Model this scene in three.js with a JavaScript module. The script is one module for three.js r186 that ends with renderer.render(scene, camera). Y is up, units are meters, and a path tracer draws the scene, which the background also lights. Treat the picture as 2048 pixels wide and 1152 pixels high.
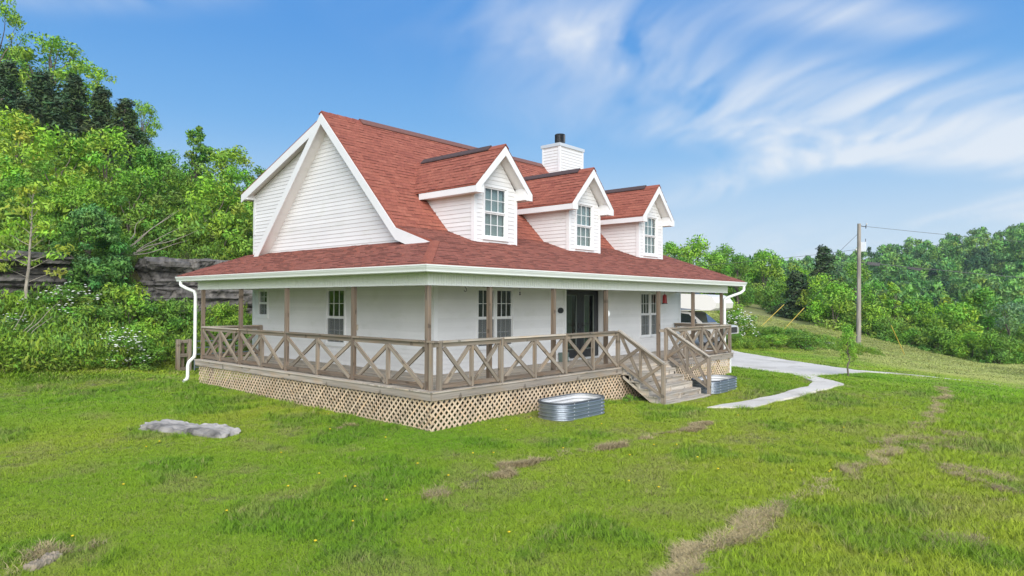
import * as THREE from 'three';
import { mergeGeometries } from 'three/addons/utils/BufferGeometryUtils.js';

// ---------------------------------------------------------------- camera, sky, sun, exposure
const scene = new THREE.Scene();
const camera = new THREE.PerspectiveCamera(46.74, 16 / 9, 0.1, 6000);
const YAW = 0.8436, PITCH = 0.0195, ROLL = 0.0035;
camera.position.set(-8.61, 1.7755, 9.721);
{
  const s = Math.sin(YAW), c = Math.cos(YAW);
  const fw = new THREE.Vector3(s * Math.cos(PITCH), Math.sin(PITCH), -c * Math.cos(PITCH)), rt = new THREE.Vector3(c, 0, s);
  const up = new THREE.Vector3().crossVectors(rt, fw);
  camera.up.copy(up.multiplyScalar(Math.cos(ROLL)).addScaledVector(rt, -Math.sin(ROLL)));
  camera.lookAt(camera.position.clone().add(fw));
}
const renderer = new THREE.WebGLRenderer({ antialias: true });
renderer.toneMapping = THREE.LinearToneMapping;
renderer.toneMappingExposure = 1.35;
renderer.shadowMap.enabled = true;
const sunDirection = new THREE.Vector3(-0.52, 0.43, 0.62).normalize();
const sun = new THREE.DirectionalLight(new THREE.Color(1.0, 0.96, 0.92), 4.0);
sun.position.copy(sunDirection).multiplyScalar(120).add(new THREE.Vector3(8, 0, -6));
sun.target.position.set(8, 0, -6);
sun.castShadow = true; sun.shadow.radius = 110; sun.shadow.mapSize.set(4096, 4096);
Object.assign(sun.shadow.camera, { left: -80, right: 80, top: 80, bottom: -80, near: 1, far: 400 });
scene.add(sun, sun.target);

// ---------------------------------------------------------------- random numbers and noise
const rng = (seed) => () => { seed = (seed + 0x6d2b79f5) | 0; let t = Math.imul(seed ^ (seed >>> 15), 1 | seed); t = (t + Math.imul(t ^ (t >>> 7), 61 | t)) ^ t; return ((t ^ (t >>> 14)) >>> 0) / 4294967296; };
const hash2 = (x, y, s = 0) => { let h = Math.imul(x | 0, 374761393) + Math.imul(y | 0, 668265263) + Math.imul(s | 0, 982451653); h = Math.imul(h ^ (h >>> 13), 1274126177); return ((h ^ (h >>> 16)) >>> 0) / 4294967296; };
const mix = (a, b, t) => a + (b - a) * t, clamp = (x, a = 0, b = 1) => Math.min(b, Math.max(a, x)), sstep = (a, b, x) => { const t = clamp((x - a) / (b - a)); return t * t * (3 - 2 * t); };
function noise(x, y, s = 0) {
  const ix = Math.floor(x), iy = Math.floor(y), fx = x - ix, fy = y - iy, u = fx * fx * (3 - 2 * fx), v = fy * fy * (3 - 2 * fy);
  return mix(mix(hash2(ix, iy, s), hash2(ix + 1, iy, s), u), mix(hash2(ix, iy + 1, s), hash2(ix + 1, iy + 1, s), u), v);
}
function fbm(x, y, oct = 4, s = 0) { let a = 0.5, t = 0, n = 0; for (let i = 0; i < oct; i++) { t += a * noise(x, y, s + i * 7); n += a; a *= 0.5; x = x * 2.03 + 11.3; y = y * 2.03 + 5.7; } return t / n; }
function noiseP(x, y, px, py, s) { // periodic value noise for tiling textures
  const ix = Math.floor(x), iy = Math.floor(y), fx = x - ix, fy = y - iy, u = fx * fx * (3 - 2 * fx), v = fy * fy * (3 - 2 * fy), m = (a, n) => ((a % n) + n) % n;
  return mix(mix(hash2(m(ix, px), m(iy, py), s), hash2(m(ix + 1, px), m(iy, py), s), u), mix(hash2(m(ix, px), m(iy + 1, py), s), hash2(m(ix + 1, px), m(iy + 1, py), s), u), v);
}
function fbmP(u, v, fx, fy, oct, s) { let a = 0.5, t = 0, n = 0; for (let i = 0; i < oct; i++) { t += a * noiseP(u * fx, v * fy, fx, fy, s + i); n += a; a *= 0.55; fx *= 2; fy *= 2; } return t / n; }

// ---------------------------------------------------------------- sky: blue air with thin high cloud
{
  const W = 2048, H = 1024, d = new Float32Array(W * H * 4);
  const hor = [0.6, 0.76, 0.89], mid = [0.2, 0.49, 0.87], top = [0.062, 0.3, 0.755], zen = [0.05, 0.22, 0.6], cloud = [0.84, 0.89, 0.95], KEEP = 1 / 1.35;
  const ca = Math.cos(-0.8), sa = Math.sin(-0.8);
  for (let r = 0; r < H; r++) {
    const el = ((r + 0.5) / H - 0.5) * Math.PI, y = Math.sin(el), cy = Math.cos(el);
    for (let q = 0; q < W; q++) {
      const az = ((q + 0.5) / W - 0.5) * 2 * Math.PI, o = (r * W + q) * 4;
      let c = hor, al = 0;
      if (y > -0.01) {
        const yy = Math.max(0, y), x = Math.cos(az) * cy, z = Math.sin(az) * cy;
        const a = sstep(0.02, 0.27, yy), b = sstep(0.16, 0.42, yy), e = sstep(0.42, 1, yy);
        c = [0, 1, 2].map((i) => mix(mix(mix(hor[i], mid[i], a), top[i], b), zen[i], e));
        const k = 1 / (yy + 0.13), px = x * k, pz = z * k;
        const s = px * ca + pz * sa, t = pz * ca - px * sa;   // s along the streaks, t across them
        const wx = fbm(s * 0.9 + 3, t * 0.9 + 1, 3, 41) - 0.5, wy = fbm(s * 0.9 - 7, t * 0.9 + 9, 3, 57) - 0.5;
        const S = s + wx * 0.35, T = t + wy * 0.45, blob = (p, q) => Math.exp(-(p * p + q * q));
        const big = fbm(s * 0.5 + wx * 1.3 + 2.2, t * 0.8 + wy * 1.4 + 7.4, 4, 3), wisp = fbm(s * 1.7 + wx * 4, t * 7 + wy * 4.5, 5, 23), fine = fbm(s * 5 + wx * 10 + t * 6, t * 13 + wy * 10, 5, 71);
        // thin veil to one side, a brighter bank through it, wisps overhead, open blue on the other side
        const veil = sstep(0.3, 1.15, T) * sstep(1.62, 2.05, S + 0.12 * (big - 0.5)) * (1 - sstep(2.35, 2.8, S)) * 0.95;
        const bankS = mix(3.35, 2.0, clamp((T - 1.0) / 0.95)), bank = sstep(0.75, 1.2, T) * blob((S - bankS) / 0.3, 0) * 0.95;
        const tops = blob((S - 1.84) / 0.24, (T - 0.4) / 0.36) * 0.95 + blob((S - 1.58) / 0.1, (T - 0.95) / 0.24) * 0.9 + blob((S - 1.62) / 0.1, (T + 0.9) / 0.5) * 0.35 + blob((S - 2.3) / 0.35, (T - 0.35) / 0.25) * 0.3;
        const low = sstep(2.9, 4.6, s) * 0.3, open = blob((s - 2.6) / 2.0, (t + 0.5) / 0.95);
        const rest = (1 - Math.max(open, sstep(1.3, 1.5, s) * sstep(-1.7, -1.3, t) * sstep(2.7, 2.3, t))) * sstep(0.36, 0.62, big + (wisp - 0.5) * 0.4) * 0.85;
        const cover = veil + bank + tops + low + rest;
        al = clamp(cover * (0.5 + 1.5 * (wisp - 0.42) + 0.9 * (fine - 0.5))) * 0.78 * sstep(0.0, 0.03, yy) + 0.08 * (1 - a) + 0.05;
      }
      for (let i = 0; i < 3; i++) d[o + i] = mix(c[i], cloud[i], al) * KEEP;
      d[o + 3] = 1;
    }
  }
  const sky = new THREE.DataTexture(d, W, H, THREE.RGBAFormat, THREE.FloatType);
  sky.mapping = THREE.EquirectangularReflectionMapping; sky.magFilter = THREE.LinearFilter; sky.needsUpdate = true;
  scene.background = sky; scene.environment = sky;
}

// ---------------------------------------------------------------- textures and materials
function tex(w, h, f, srgb = true) {
  const d = new Uint8Array(w * h * 4);
  const enc = (x) => Math.round(255 * clamp(srgb ? (x <= 0.0031308 ? 12.92 * x : 1.055 * Math.pow(x, 1 / 2.4) - 0.055) : x));
  for (let y = 0; y < h; y++) for (let x = 0; x < w; x++) { const c = f(x / w, y / h), o = (y * w + x) * 4; d[o] = enc(c[0]); d[o + 1] = enc(c[1]); d[o + 2] = enc(c[2]); d[o + 3] = 255; }
  const t = new THREE.DataTexture(d, w, h); t.wrapS = t.wrapT = THREE.RepeatWrapping; t.magFilter = THREE.LinearFilter; if (srgb) t.colorSpace = THREE.SRGBColorSpace; t.needsUpdate = true; return t;
}
const rep = (t, x, y) => { const c = t.clone(); c.repeat.set(x, y); c.needsUpdate = true; return c; };
const lin = (r, g, b) => new THREE.Color().setRGB(r, g, b);
const std = (c, o = {}) => new THREE.MeshStandardMaterial({ color: lin(...c), roughness: 0.8, metalness: 0, ...o });
const woodTex = rep(tex(512, 256, (u, v) => {
  const g = fbmP(u, v, 4, 48, 3, 5), l = fbmP(u, v, 2, 10, 3, 91), st = fbmP(u, v, 6, 6, 3, 17), k = noiseP(u * 7, v * 5, 7, 5, 33);
  let a = 0.62 + 0.5 * (g - 0.5) + 0.4 * (l - 0.5); if (k > 0.93) a *= 0.55;
  const w = clamp((st - 0.45) * 2.2);
  return [a * mix(1, 1.12, w), a * mix(1, 0.97, w), a * mix(1.02, 0.82, w)];
}), 0.5, 2);
const woodBump = rep(tex(256, 256, (u, v) => { const g = fbmP(u, v, 3, 64, 3, 5); return [g, g, g]; }, false), 0.5, 2);
const wood = (c) => [0.88, 1, 1.13].map((k) => std(c.map((x) => x * k), { map: woodTex, bumpMap: woodBump, bumpScale: 0.002, roughness: 0.88 }));
const M = {};
M.post = wood([0.26, 0.2, 0.145]); M.rail = wood([0.36, 0.3, 0.228]); M.deck = wood([0.66, 0.585, 0.48]); M.rim = wood([0.5, 0.435, 0.36]);
M.lattice = wood([0.86, 0.68, 0.47]); M.stair = wood([0.66, 0.6, 0.5]);
const dirt = rep(tex(256, 256, (u, v) => { const a = 0.94 + 0.1 * (fbmP(u, v, 4, 4, 5, 2) - 0.5), s = sstep(0.62, 0.8, fbmP(u, v, 5, 9, 4, 61)) * 0.05; return [a - s, a - s * 0.9, a - s * 1.3]; }), 0.4, 0.4);
M.siding = [0.97, 1, 1.03].map((k) => std([0.745 * k, 0.745 * k, 0.735 * k], { map: dirt, roughness: 0.55 }));
M.trim = std([0.78, 0.785, 0.78], { map: dirt, roughness: 0.5 });
M.soffit = std([0.8, 0.805, 0.78], { map: dirt, roughness: 0.6 });
M.gutter = std([0.8, 0.82, 0.78], { map: dirt, roughness: 0.35 });
M.clad = std([0.77, 0.79, 0.74], { map: dirt, roughness: 0.55 });
const grit = rep(tex(256, 256, (u, v) => { const a = 0.8 + 0.5 * (noiseP(u * 128, v * 128, 128, 128, 3) - 0.5) + 0.3 * (fbmP(u, v, 12, 12, 3, 8) - 0.5); return [a, a * 0.99, a * 0.98]; }), 1.6, 1.6);
const shinglePalette = [[0.35, 0.107, 0.068], [0.375, 0.118, 0.075], [0.325, 0.097, 0.062], [0.395, 0.13, 0.083], [0.295, 0.085, 0.056], [0.36, 0.11, 0.073]];
M.shingle = shinglePalette.map((c) => std(c, { map: grit, roughness: 0.95 }));
M.shingleField = new THREE.MeshStandardMaterial({ color: 0xffffff, vertexColors: true, map: grit, roughness: 0.95 });
M.vent = std([0.085, 0.055, 0.055], { map: grit, roughness: 0.9 }); M.ventBrown = std([0.2, 0.095, 0.08], { map: grit, roughness: 0.95 });
M.dark = std([0.03, 0.028, 0.028], { roughness: 0.7 });
M.black = std([0.018, 0.02, 0.022], { roughness: 0.35 });
M.glass = new THREE.MeshPhysicalMaterial({ color: lin(0.9, 0.95, 0.93), roughness: 0.02, transmission: 1, thickness: 0, ior: 1.52 });
M.screen = std([0.2, 0.215, 0.21], { transparent: true, opacity: 0.42, roughness: 0.9 }); M.roomShade = std([0.022, 0.026, 0.024], { roughness: 0.95 });  // the last one puts the darkness of an unlit room into a colour
M.blind = std([0.24, 0.285, 0.31], { roughness: 0.8 });
M.blindLow = std([0.24, 0.26, 0.26], { roughness: 0.85 });
M.room = std([0.12, 0.12, 0.11]);
M.galv = std([0.5, 0.545, 0.6], { metalness: 0.9, roughness: 0.4, map: rep(tex(256, 256, (u, v) => { const a = 0.82 + 0.3 * (fbmP(u, v, 10, 10, 4, 8) - 0.5); return [a, a, a]; }), 1, 1) });
M.liner = std([0.6, 0.61, 0.61], { roughness: 0.7, map: dirt });
const concreteTex = rep(tex(512, 512, (u, v) => { const a = 0.82 + 0.28 * (fbmP(u, v, 5, 5, 6, 4) - 0.5) + 0.12 * (noiseP(u * 200, v * 200, 200, 200, 9) - 0.5), s = sstep(0.6, 0.75, fbmP(u, v, 7, 7, 4, 77)) * 0.13; return [a - s, a - s * 1.05, a - s * 1.2]; }), 0.22, 0.22);
M.concrete = std([0.78, 0.725, 0.64], { map: concreteTex, roughness: 0.92 });
const rockTex = rep(tex(512, 512, (u, v) => { const b = fbmP(u, v, 3, 14, 5, 4), a = 0.55 + 1.0 * (b - 0.5) + 0.8 * (fbmP(u, v, 16, 16, 4, 14) - 0.5); return [a * 1.02, a, a * 0.95]; }), 0.35, 0.35);
const rockBump = rep(tex(512, 512, (u, v) => { const a = 0.6 * fbmP(u, v, 3, 16, 5, 4) + 0.4 * fbmP(u, v, 20, 20, 4, 9); return [a, a, a]; }, false), 0.35, 0.35);
M.rock = std([0.25, 0.235, 0.22], { map: rockTex, bumpMap: rockBump, bumpScale: 0.06, roughness: 0.95 });
M.rockPale = std([0.46, 0.44, 0.425], { map: rockTex, bumpMap: rockBump, bumpScale: 0.03, roughness: 0.95 });

// ---------------------------------------------------------------- geometry helpers
const V3 = (x, y, z) => new THREE.Vector3(x, y, z);
const R0 = rng(12345);
function geoOf(pos, uv, idx, col) {
  let g = new THREE.BufferGeometry();
  g.setAttribute('position', new THREE.Float32BufferAttribute(pos, 3)); g.setAttribute('uv', new THREE.Float32BufferAttribute(uv, 2));
  if (col) g.setAttribute('color', new THREE.Float32BufferAttribute(col, 3));
  if (idx) g.setIndex(idx);
  if (idx) g = g.toNonIndexed();
  g.computeVertexNormals(); return g;
}
// box with uv in metres, u along the longest side
function bx(x0, x1, y0, y1, z0, z1) {
  const lo = [Math.min(x0, x1), Math.min(y0, y1), Math.min(z0, z1)], hi = [Math.max(x0, x1), Math.max(y0, y1), Math.max(z0, z1)], dim = [0, 1, 2].map((i) => hi[i] - lo[i]);
  const long = dim.indexOf(Math.max(...dim)), ou = R0() * 7, ov = R0() * 7, pos = [], uv = [];
  for (let a = 0; a < 3; a++) {
    let p = (a + 1) % 3, q = (a + 2) % 3;
    for (const side of [0, 1]) {
      const c = side ? [[0, 0], [1, 0], [1, 1], [0, 0], [1, 1], [0, 1]] : [[0, 0], [1, 1], [1, 0], [0, 0], [0, 1], [1, 1]];
      for (const [i, j] of c) {
        const P = [0, 0, 0]; P[a] = side ? hi[a] : lo[a]; P[p] = i ? hi[p] : lo[p]; P[q] = j ? hi[q] : lo[q]; pos.push(...P);
        const U = q === long ? P[q] : P[p], Vv = q === long ? P[p] : P[q]; uv.push(U + ou, Vv + ov + a * 0.3);
      }
    }
  }
  return geoOf(pos, uv);
}
function beam(p, q, w, h, upv = V3(0, 1, 0)) { // bar from p to q, h along upv, w across
  const d = q.clone().sub(p), L = d.length(); d.normalize();
  const s = new THREE.Vector3().crossVectors(d, upv).normalize(), u = new THREE.Vector3().crossVectors(s, d);
  const g = bx(-L / 2, L / 2, -h / 2, h / 2, -w / 2, w / 2);
  return g.applyMatrix4(new THREE.Matrix4().makeBasis(d, u, s).setPosition(p.clone().add(q).multiplyScalar(0.5)));
}
function slab(pts, off) { // planar polygon (array of Vector3) swept by off into a closed solid
  const n = new THREE.Vector3(); for (let i = 0; i < pts.length; i++) { const a = pts[i], b = pts[(i + 1) % pts.length]; n.x += (a.y - b.y) * (a.z + b.z); n.y += (a.z - b.z) * (a.x + b.x); n.z += (a.x - b.x) * (a.y + b.y); } n.normalize();
  if (n.dot(off) > 0) { pts = pts.slice().reverse(); n.negate(); }
  const t = Math.abs(n.y) < 0.9 ? new THREE.Vector3().crossVectors(V3(0, 1, 0), n).normalize() : V3(1, 0, 0), b = new THREE.Vector3().crossVectors(n, t);
  const two = pts.map((p) => new THREE.Vector2(p.dot(t), p.dot(b))), tri = THREE.ShapeUtils.triangulateShape(two, []);
  const pos = [], uv = [], put = (p, u, v) => { pos.push(p.x, p.y, p.z); uv.push(u, v); };
  const front = THREE.ShapeUtils.area(two) > 0;
  for (const f of tri) { const k = front ? f : [f[0], f[2], f[1]]; for (const i of k) put(pts[i], two[i].x, two[i].y); for (const i of [k[0], k[2], k[1]]) put(pts[i].clone().add(off), two[i].x, two[i].y); }
  let run = 0;
  for (let i = 0; i < pts.length; i++) {
    const a = pts[i], c = pts[(i + 1) % pts.length], L = a.distanceTo(c), a2 = a.clone().add(off), c2 = c.clone().add(off), w = off.length();
    put(a, run, 0); put(a2, run, w); put(c2, run + L, w); put(a, run, 0); put(c2, run + L, w); put(c, run + L, 0); run += L;
  }
  return geoOf(pos, uv);
}
function pipe(points, r, seg = 10, smooth = 0) {
  const c = smooth ? new THREE.CatmullRomCurve3(points, false, 'catmullrom', smooth) : new THREE.CatmullRomCurve3(points, false, 'catmullrom', 0.05);
  return new THREE.TubeGeometry(c, points.length * 8, r, seg, false).toNonIndexed();
}
const merge = (l) => mergeGeometries(l.map((g) => (g.index ? g.toNonIndexed() : g)));
const used = {};
const numbered = (n) => { used[n] = (used[n] ?? -1) + 1; return used[n] ? n + '_' + String(used[n]).padStart(3, '0') : n; };
const shade = (m) => { m.castShadow = m.receiveShadow = true; return m; };
// a thing: a Group at its base; its parts keep world coordinates through their offset
function thing(name, label, category, [x, y, z] = [0, 0, 0], group) {
  const g = new THREE.Group(); g.name = numbered(name); g.position.set(x, y, z); g.userData = { label, category }; if (group) g.userData.group = group; scene.add(g); return g;
}
function part(parent, name, geo, mat, extra) {
  const m = shade(new THREE.Mesh(Array.isArray(geo) ? merge(geo) : geo, mat)); m.name = name;
  if (parent.isGroup && parent.parent === scene) m.position.copy(parent.position).negate();
  if (extra) Object.assign(m.userData, extra);
  parent.add(m); return m;
}
function partGroup(parent, name) { const g = new THREE.Group(); g.name = name; g.position.copy(parent.position).negate(); parent.add(g); return g; }
function single(name, label, category, geo, mat, group) { const m = shade(new THREE.Mesh(Array.isArray(geo) ? merge(geo) : geo, mat)); m.name = numbered(name); m.userData = { label, category }; if (group) m.userData.group = group; scene.add(m); return m; }
function structure(name, geo, mat) { const m = shade(new THREE.Mesh(geo, mat)); m.name = name; m.userData.kind = 'structure'; scene.add(m); return m; }
const pick = (a, r = R0) => a[Math.floor(r() * a.length)];

// ---------------------------------------------------------------- terrain
const CP = [[0, 0, -.77], [0, -10.5, -.69], [-.1, -4.5, -.76], [3.6, .2, -.75], [6.8, 1.3, -.9], [9.4, 1.3, -.93], [8, 3, -.9], [13.5, 0, -.74], [13, 3.7, -.83], [15.5, 2.3, -.8], [18.7, 2.5, -.83], [23.8, -3.9, -.78], [27, -6, -.75], [16, -6, -.74], [22, -12, -.55],
  [-3.3, -3.6, -.76], [-8.6, 9.7, -.85], [-14, 4, -.9], [-3, 8, -.86], [3, 8, -.9], [10, 9, -1.02], [-4, -13.3, -.64], [-1, -13.9, -.64], [2.3, -16.7, -.64], [6, -16, -.55], [12, -14, -.45], [-12, -8, -.72], [8, -6, -.74], [4, -9, -.72],
  [19.8, 4.8, -1.0], [21.8, 7.6, -1.36], [36.7, 6.4, -2.4], [44.3, 5.9, -2.4], [39, 0, -1.92], [42.8, -3.3, -1.62], [51.7, -.8, -2.05], [58.7, -8, -.7], [58.7, -12.5, 0], [36.2, -7.7, .04], [74.7, -24.6, 1.75], [66, -26.6, 1.97], [66, -49, 2.5], [31, -13, .5],
  [75, 6, -5], [106, -12, -6], [102, -62, 0], [163, -23, -4], [330, -15, 25], [320, -57, 17], [312, -96, 11], [300, -140, 6], [364, 24, 31], [60, 40, -5], [150, 60, -5], [420, -20, 33],
  [9.7, -37.2, 8.2], [6.1, -51.7, 12.3], [5.3, -64, 17.5], [15, -56.5, 13.0], [21, -47, 9.4], [38, -58, 6.6], [2.7, -19.0, 0.95], [-2.6, -17.6, .75], [.8, -22, 3.7], [4, -21.6, 3.6], [-2.8, -22, 3.3], [9, -20.6, 2.6], [15, -21, 1.9], [-10, -16, .9], [-12, -22, 4.5], [-20, -20, 5.5], [-10, -40, 13], [-15, -60, 22], [40, -100, 9], [0, -30, 6.2], [-30, 0, -.5], [-20, 25, -1], [10, 30, -2], [6.5, -18.8, .8]];
const TP = (() => {
  const n = CP.length, N = n + 3, A = Array.from({ length: N }, () => new Float64Array(N + 1)), phi = (r2) => (r2 < 1e-9 ? 0 : 0.5 * r2 * Math.log(r2));
  for (let i = 0; i < n; i++) { for (let j = 0; j < n; j++) A[i][j] = phi((CP[i][0] - CP[j][0]) ** 2 + (CP[i][1] - CP[j][1]) ** 2); A[i][i] += 0.02; A[i][n] = A[n][i] = 1; A[i][n + 1] = A[n + 1][i] = CP[i][0]; A[i][n + 2] = A[n + 2][i] = CP[i][1]; A[i][N] = CP[i][2]; }
  for (let c = 0; c < N; c++) {
    let p = c; for (let r = c + 1; r < N; r++) if (Math.abs(A[r][c]) > Math.abs(A[p][c])) p = r; [A[c], A[p]] = [A[p], A[c]];
    for (let r = 0; r < N; r++) if (r !== c) { const k = A[r][c] / A[c][c]; if (k) for (let q = c; q <= N; q++) A[r][q] -= k * A[c][q]; }
  }
  const w = A.map((r, i) => r[N] / r[i]);
  return (x, z) => { let h = w[n] + w[n + 1] * x + w[n + 2] * z; for (let i = 0; i < n; i++) h += w[i] * phi((CP[i][0] - x) ** 2 + (CP[i][1] - z) ** 2); return h; };
})();
const yard = (x, z) => sstep(6, 0, Math.max(0, Math.max(-4 - x, x - 26, -15 - z, z - 5)));
function heightAt(x, z) {
  const far = sstep(380, 700, Math.hypot(x - 100, z + 30));
  let h = far < 1 ? TP(x, z) : 0;
  h = clamp(h, -12, 45) * (1 - far) - 6 * far;
  const rough = 1 - 0.85 * yard(x, z), dist = Math.hypot(x + 8.6, z - 9.7);
  h += rough * (fbm(x * 0.35, z * 0.35, 3, 8) - 0.5) * 0.12 * (1 + sstep(20, 60, dist) * 4);
  h += (fbm(x * 1.3, z * 1.3, 2, 88) - 0.5) * 0.035;
  return h;
}
const GN = 380, GB = 6.1, GA = 10.5, GC = [3, -1];
const gp = (i, c) => c + GA * Math.sinh(GB * ((2 * i) / GN - 1)), gi = (x, c) => (Math.asinh((x - c) / GA) / GB + 1) * GN / 2;
const GH = new Float32Array((GN + 1) ** 2);
for (let j = 0; j <= GN; j++) for (let i = 0; i <= GN; i++) GH[j * (GN + 1) + i] = heightAt(gp(i, GC[0]), gp(j, GC[1]));
function ground(x, z) { // height of the terrain mesh itself
  const a = clamp(gi(x, GC[0]), 0, GN - 1e-6), b = clamp(gi(z, GC[1]), 0, GN - 1e-6), i = Math.floor(a), j = Math.floor(b);
  const x0 = gp(i, GC[0]), x1 = gp(i + 1, GC[0]), z0 = gp(j, GC[1]), z1 = gp(j + 1, GC[1]), u = (x - x0) / (x1 - x0), v = (z - z0) / (z1 - z0);
  const k = j * (GN + 1) + i, h00 = GH[k], h10 = GH[k + 1], h01 = GH[k + GN + 1], h11 = GH[k + GN + 2];
  return u + v < 1 ? h00 + (h10 - h00) * u + (h01 - h00) * v : h11 + (h01 - h11) * (1 - u) + (h10 - h11) * (1 - v);
}
// where the land is what: 0 lawn, 1 mown hay slope, 2 rough bank and wood floor
const edgeZ = (x) => -15.1 - (x > -1.1 ? 0.42 : 0.2) * (Math.min(x, 5) + 1.1) + (noise(x * 0.7, 3, 5) - 0.5) * 0.9;
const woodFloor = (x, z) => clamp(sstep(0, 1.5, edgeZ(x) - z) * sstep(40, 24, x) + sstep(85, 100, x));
const hay = (x, z) => sstep(24, 32, x + z * 0.6) * (1 - woodFloor(x, z));
function landColor(x, z) {
  const n1 = fbm(x * 0.22, z * 0.22, 4, 21), n2 = fbm(x * 1.1, z * 1.1, 3, 31), h = hay(x, z), w = woodFloor(x, z);
  let c = [mix(0.13, 0.21, n1), mix(0.22, 0.27, n1), mix(0.028, 0.05, n1)];
  const dry = sstep(0.52, 0.72, n2) * 0.6; c = [mix(c[0], 0.23, dry), mix(c[1], 0.19, dry), mix(c[2], 0.085, dry)];
  const st = fbm(x * 0.5, z * 2.2, 3, 61); const hc = [mix(0.22, 0.38, st), mix(0.28, 0.35, st), mix(0.06, 0.13, st)];
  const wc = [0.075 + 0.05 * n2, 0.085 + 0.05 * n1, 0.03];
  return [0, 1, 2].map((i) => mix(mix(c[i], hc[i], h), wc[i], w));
}
const groundTex = rep(tex(512, 512, (u, v) => { const a = 0.72 + 0.75 * (fbmP(u, v, 40, 40, 3, 4) - 0.5) + 0.3 * (fbmP(u, v, 6, 6, 3, 4) - 0.5), b = fbmP(u, v, 30, 30, 3, 44) - 0.5; return [a + b * 0.28, a, a - b * 0.1]; }), 0.5, 0.5);
const groundBump = rep(tex(256, 256, (u, v) => { const a = fbmP(u, v, 24, 24, 4, 4); return [a, a, a]; }, false), 0.7, 0.7);
{
  const pos = [], uv = [], col = [], idx = [];
  for (let j = 0; j <= GN; j++) for (let i = 0; i <= GN; i++) { const x = gp(i, GC[0]), z = gp(j, GC[1]); pos.push(x, GH[j * (GN + 1) + i], z); uv.push(x, z); col.push(...landColor(x, z)); }
  for (let j = 0; j < GN; j++) for (let i = 0; i < GN; i++) { const a = j * (GN + 1) + i, b = a + 1, c = a + GN + 1, d = c + 1; idx.push(a, c, b, b, c, d); }
  const g = new THREE.BufferGeometry(); g.setAttribute('position', new THREE.Float32BufferAttribute(pos, 3)); g.setAttribute('uv', new THREE.Float32BufferAttribute(uv, 2)); g.setAttribute('color', new THREE.Float32BufferAttribute(col, 3)); g.setIndex(idx); g.computeVertexNormals();
  structure('ground', g, new THREE.MeshStandardMaterial({ color: 0xffffff, vertexColors: true, map: groundTex, bumpMap: groundBump, bumpScale: 0.03, roughness: 1 }));
}
const inPoly = (x, z, p) => { let c = false; for (let i = 0, j = p.length - 1; i < p.length; j = i++) { const [xi, zi] = p[i], [xj, zj] = p[j]; if ((zi > z) !== (zj > z) && x < ((xj - xi) * (z - zi)) / (zj - zi) + xi) c = !c; } return c; };
function draped(poly, lift, thick) { // sheet over the terrain with a real edge
  const two = poly.map(([x, z]) => new THREE.Vector2(x, z)), tri = THREE.ShapeUtils.triangulateShape(two, []), pos = [], uv = [];
  const put = (p, e = 0) => { pos.push(p[0], ground(p[0], p[1]) + lift - e, p[1]); uv.push(p[0], p[1] + e); };
  const sub = (a, b, c, n) => {
    const L = [[a, b], [b, c], [c, a]].map(([p, q]) => Math.hypot(p[0] - q[0], p[1] - q[1])), m = Math.max(...L);
    if (m < 0.5 || n > 9) { const s = (b[0] - a[0]) * (c[1] - a[1]) - (b[1] - a[1]) * (c[0] - a[0]); (s < 0 ? [a, b, c] : [a, c, b]).forEach((p) => put(p)); return; }
    const i = L.indexOf(m), [p, q, r] = i === 0 ? [a, b, c] : i === 1 ? [b, c, a] : [c, a, b], h = [(p[0] + q[0]) / 2, (p[1] + q[1]) / 2];
    sub(p, h, r, n + 1); sub(h, q, r, n + 1);
  };
  for (const f of tri) sub(...f.map((i) => poly[i]), 0);
  for (let i = 0; i < poly.length; i++) { const a = poly[i], b = poly[(i + 1) % poly.length], n = Math.ceil(Math.hypot(a[0] - b[0], a[1] - b[1]) / 0.5); for (let k = 0; k < n; k++) { const p = [mix(a[0], b[0], k / n), mix(a[1], b[1], k / n)], q = [mix(a[0], b[0], (k + 1) / n), mix(a[1], b[1], (k + 1) / n)]; put(p); put(p, thick); put(q, thick); put(p); put(q, thick); put(q); } }
  return geoOf(pos, uv);
}
const wob = (poly, a = 0.06) => { const o = []; for (let i = 0; i < poly.length; i++) { const p = poly[i], q = poly[(i + 1) % poly.length], n = Math.max(1, Math.round(Math.hypot(p[0] - q[0], p[1] - q[1]) / 0.35)); for (let k = 0; k < n; k++) { const x = mix(p[0], q[0], k / n), z = mix(p[1], q[1], k / n); o.push([x + (noise(x * 3, z * 3, 4) - 0.5) * 2 * a, z + (noise(x * 3, z * 3, 14) - 0.5) * 2 * a]); } } return o; };
const drivePoly = [[14.9, -15], [14.9, -1.6], [15.7, -1], [15.4, 1.1], [15.35, 2.2], [17.2, 2.75], [18.7, 3.1], [19.1, 2.5], [21.4, -0.7], [23.9, -3.8], [28.4, -7.5], [28.6, -15]];
const walkPoly = [[7.15, 2.25], [9, 2.5], [10.6, 2.72], [12.5, 2.95], [13.6, 2.75], [14.5, 2.2], [15.3, 1.5], [15.36, 2.2], [14.9, 2.75], [14.0, 3.62], [11, 3.38], [7.85, 3.05]];
const stripPoly = [[18.65, 2.95], [19.1, 2.6], [20.4, 4.3], [22.2, 7.0], [25, 11.5], [24.5, 11.8], [21.7, 7.3], [19.9, 4.6]];
structure('driveway', draped(wob(drivePoly), 0.045, 0.12), M.concrete);
structure('garden_path', draped(wob(walkPoly, 0.09), 0.05, 0.12), M.concrete);
structure('gravel_track', draped(wob(stripPoly, 0.08), 0.04, 0.08), M.concrete);

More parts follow.
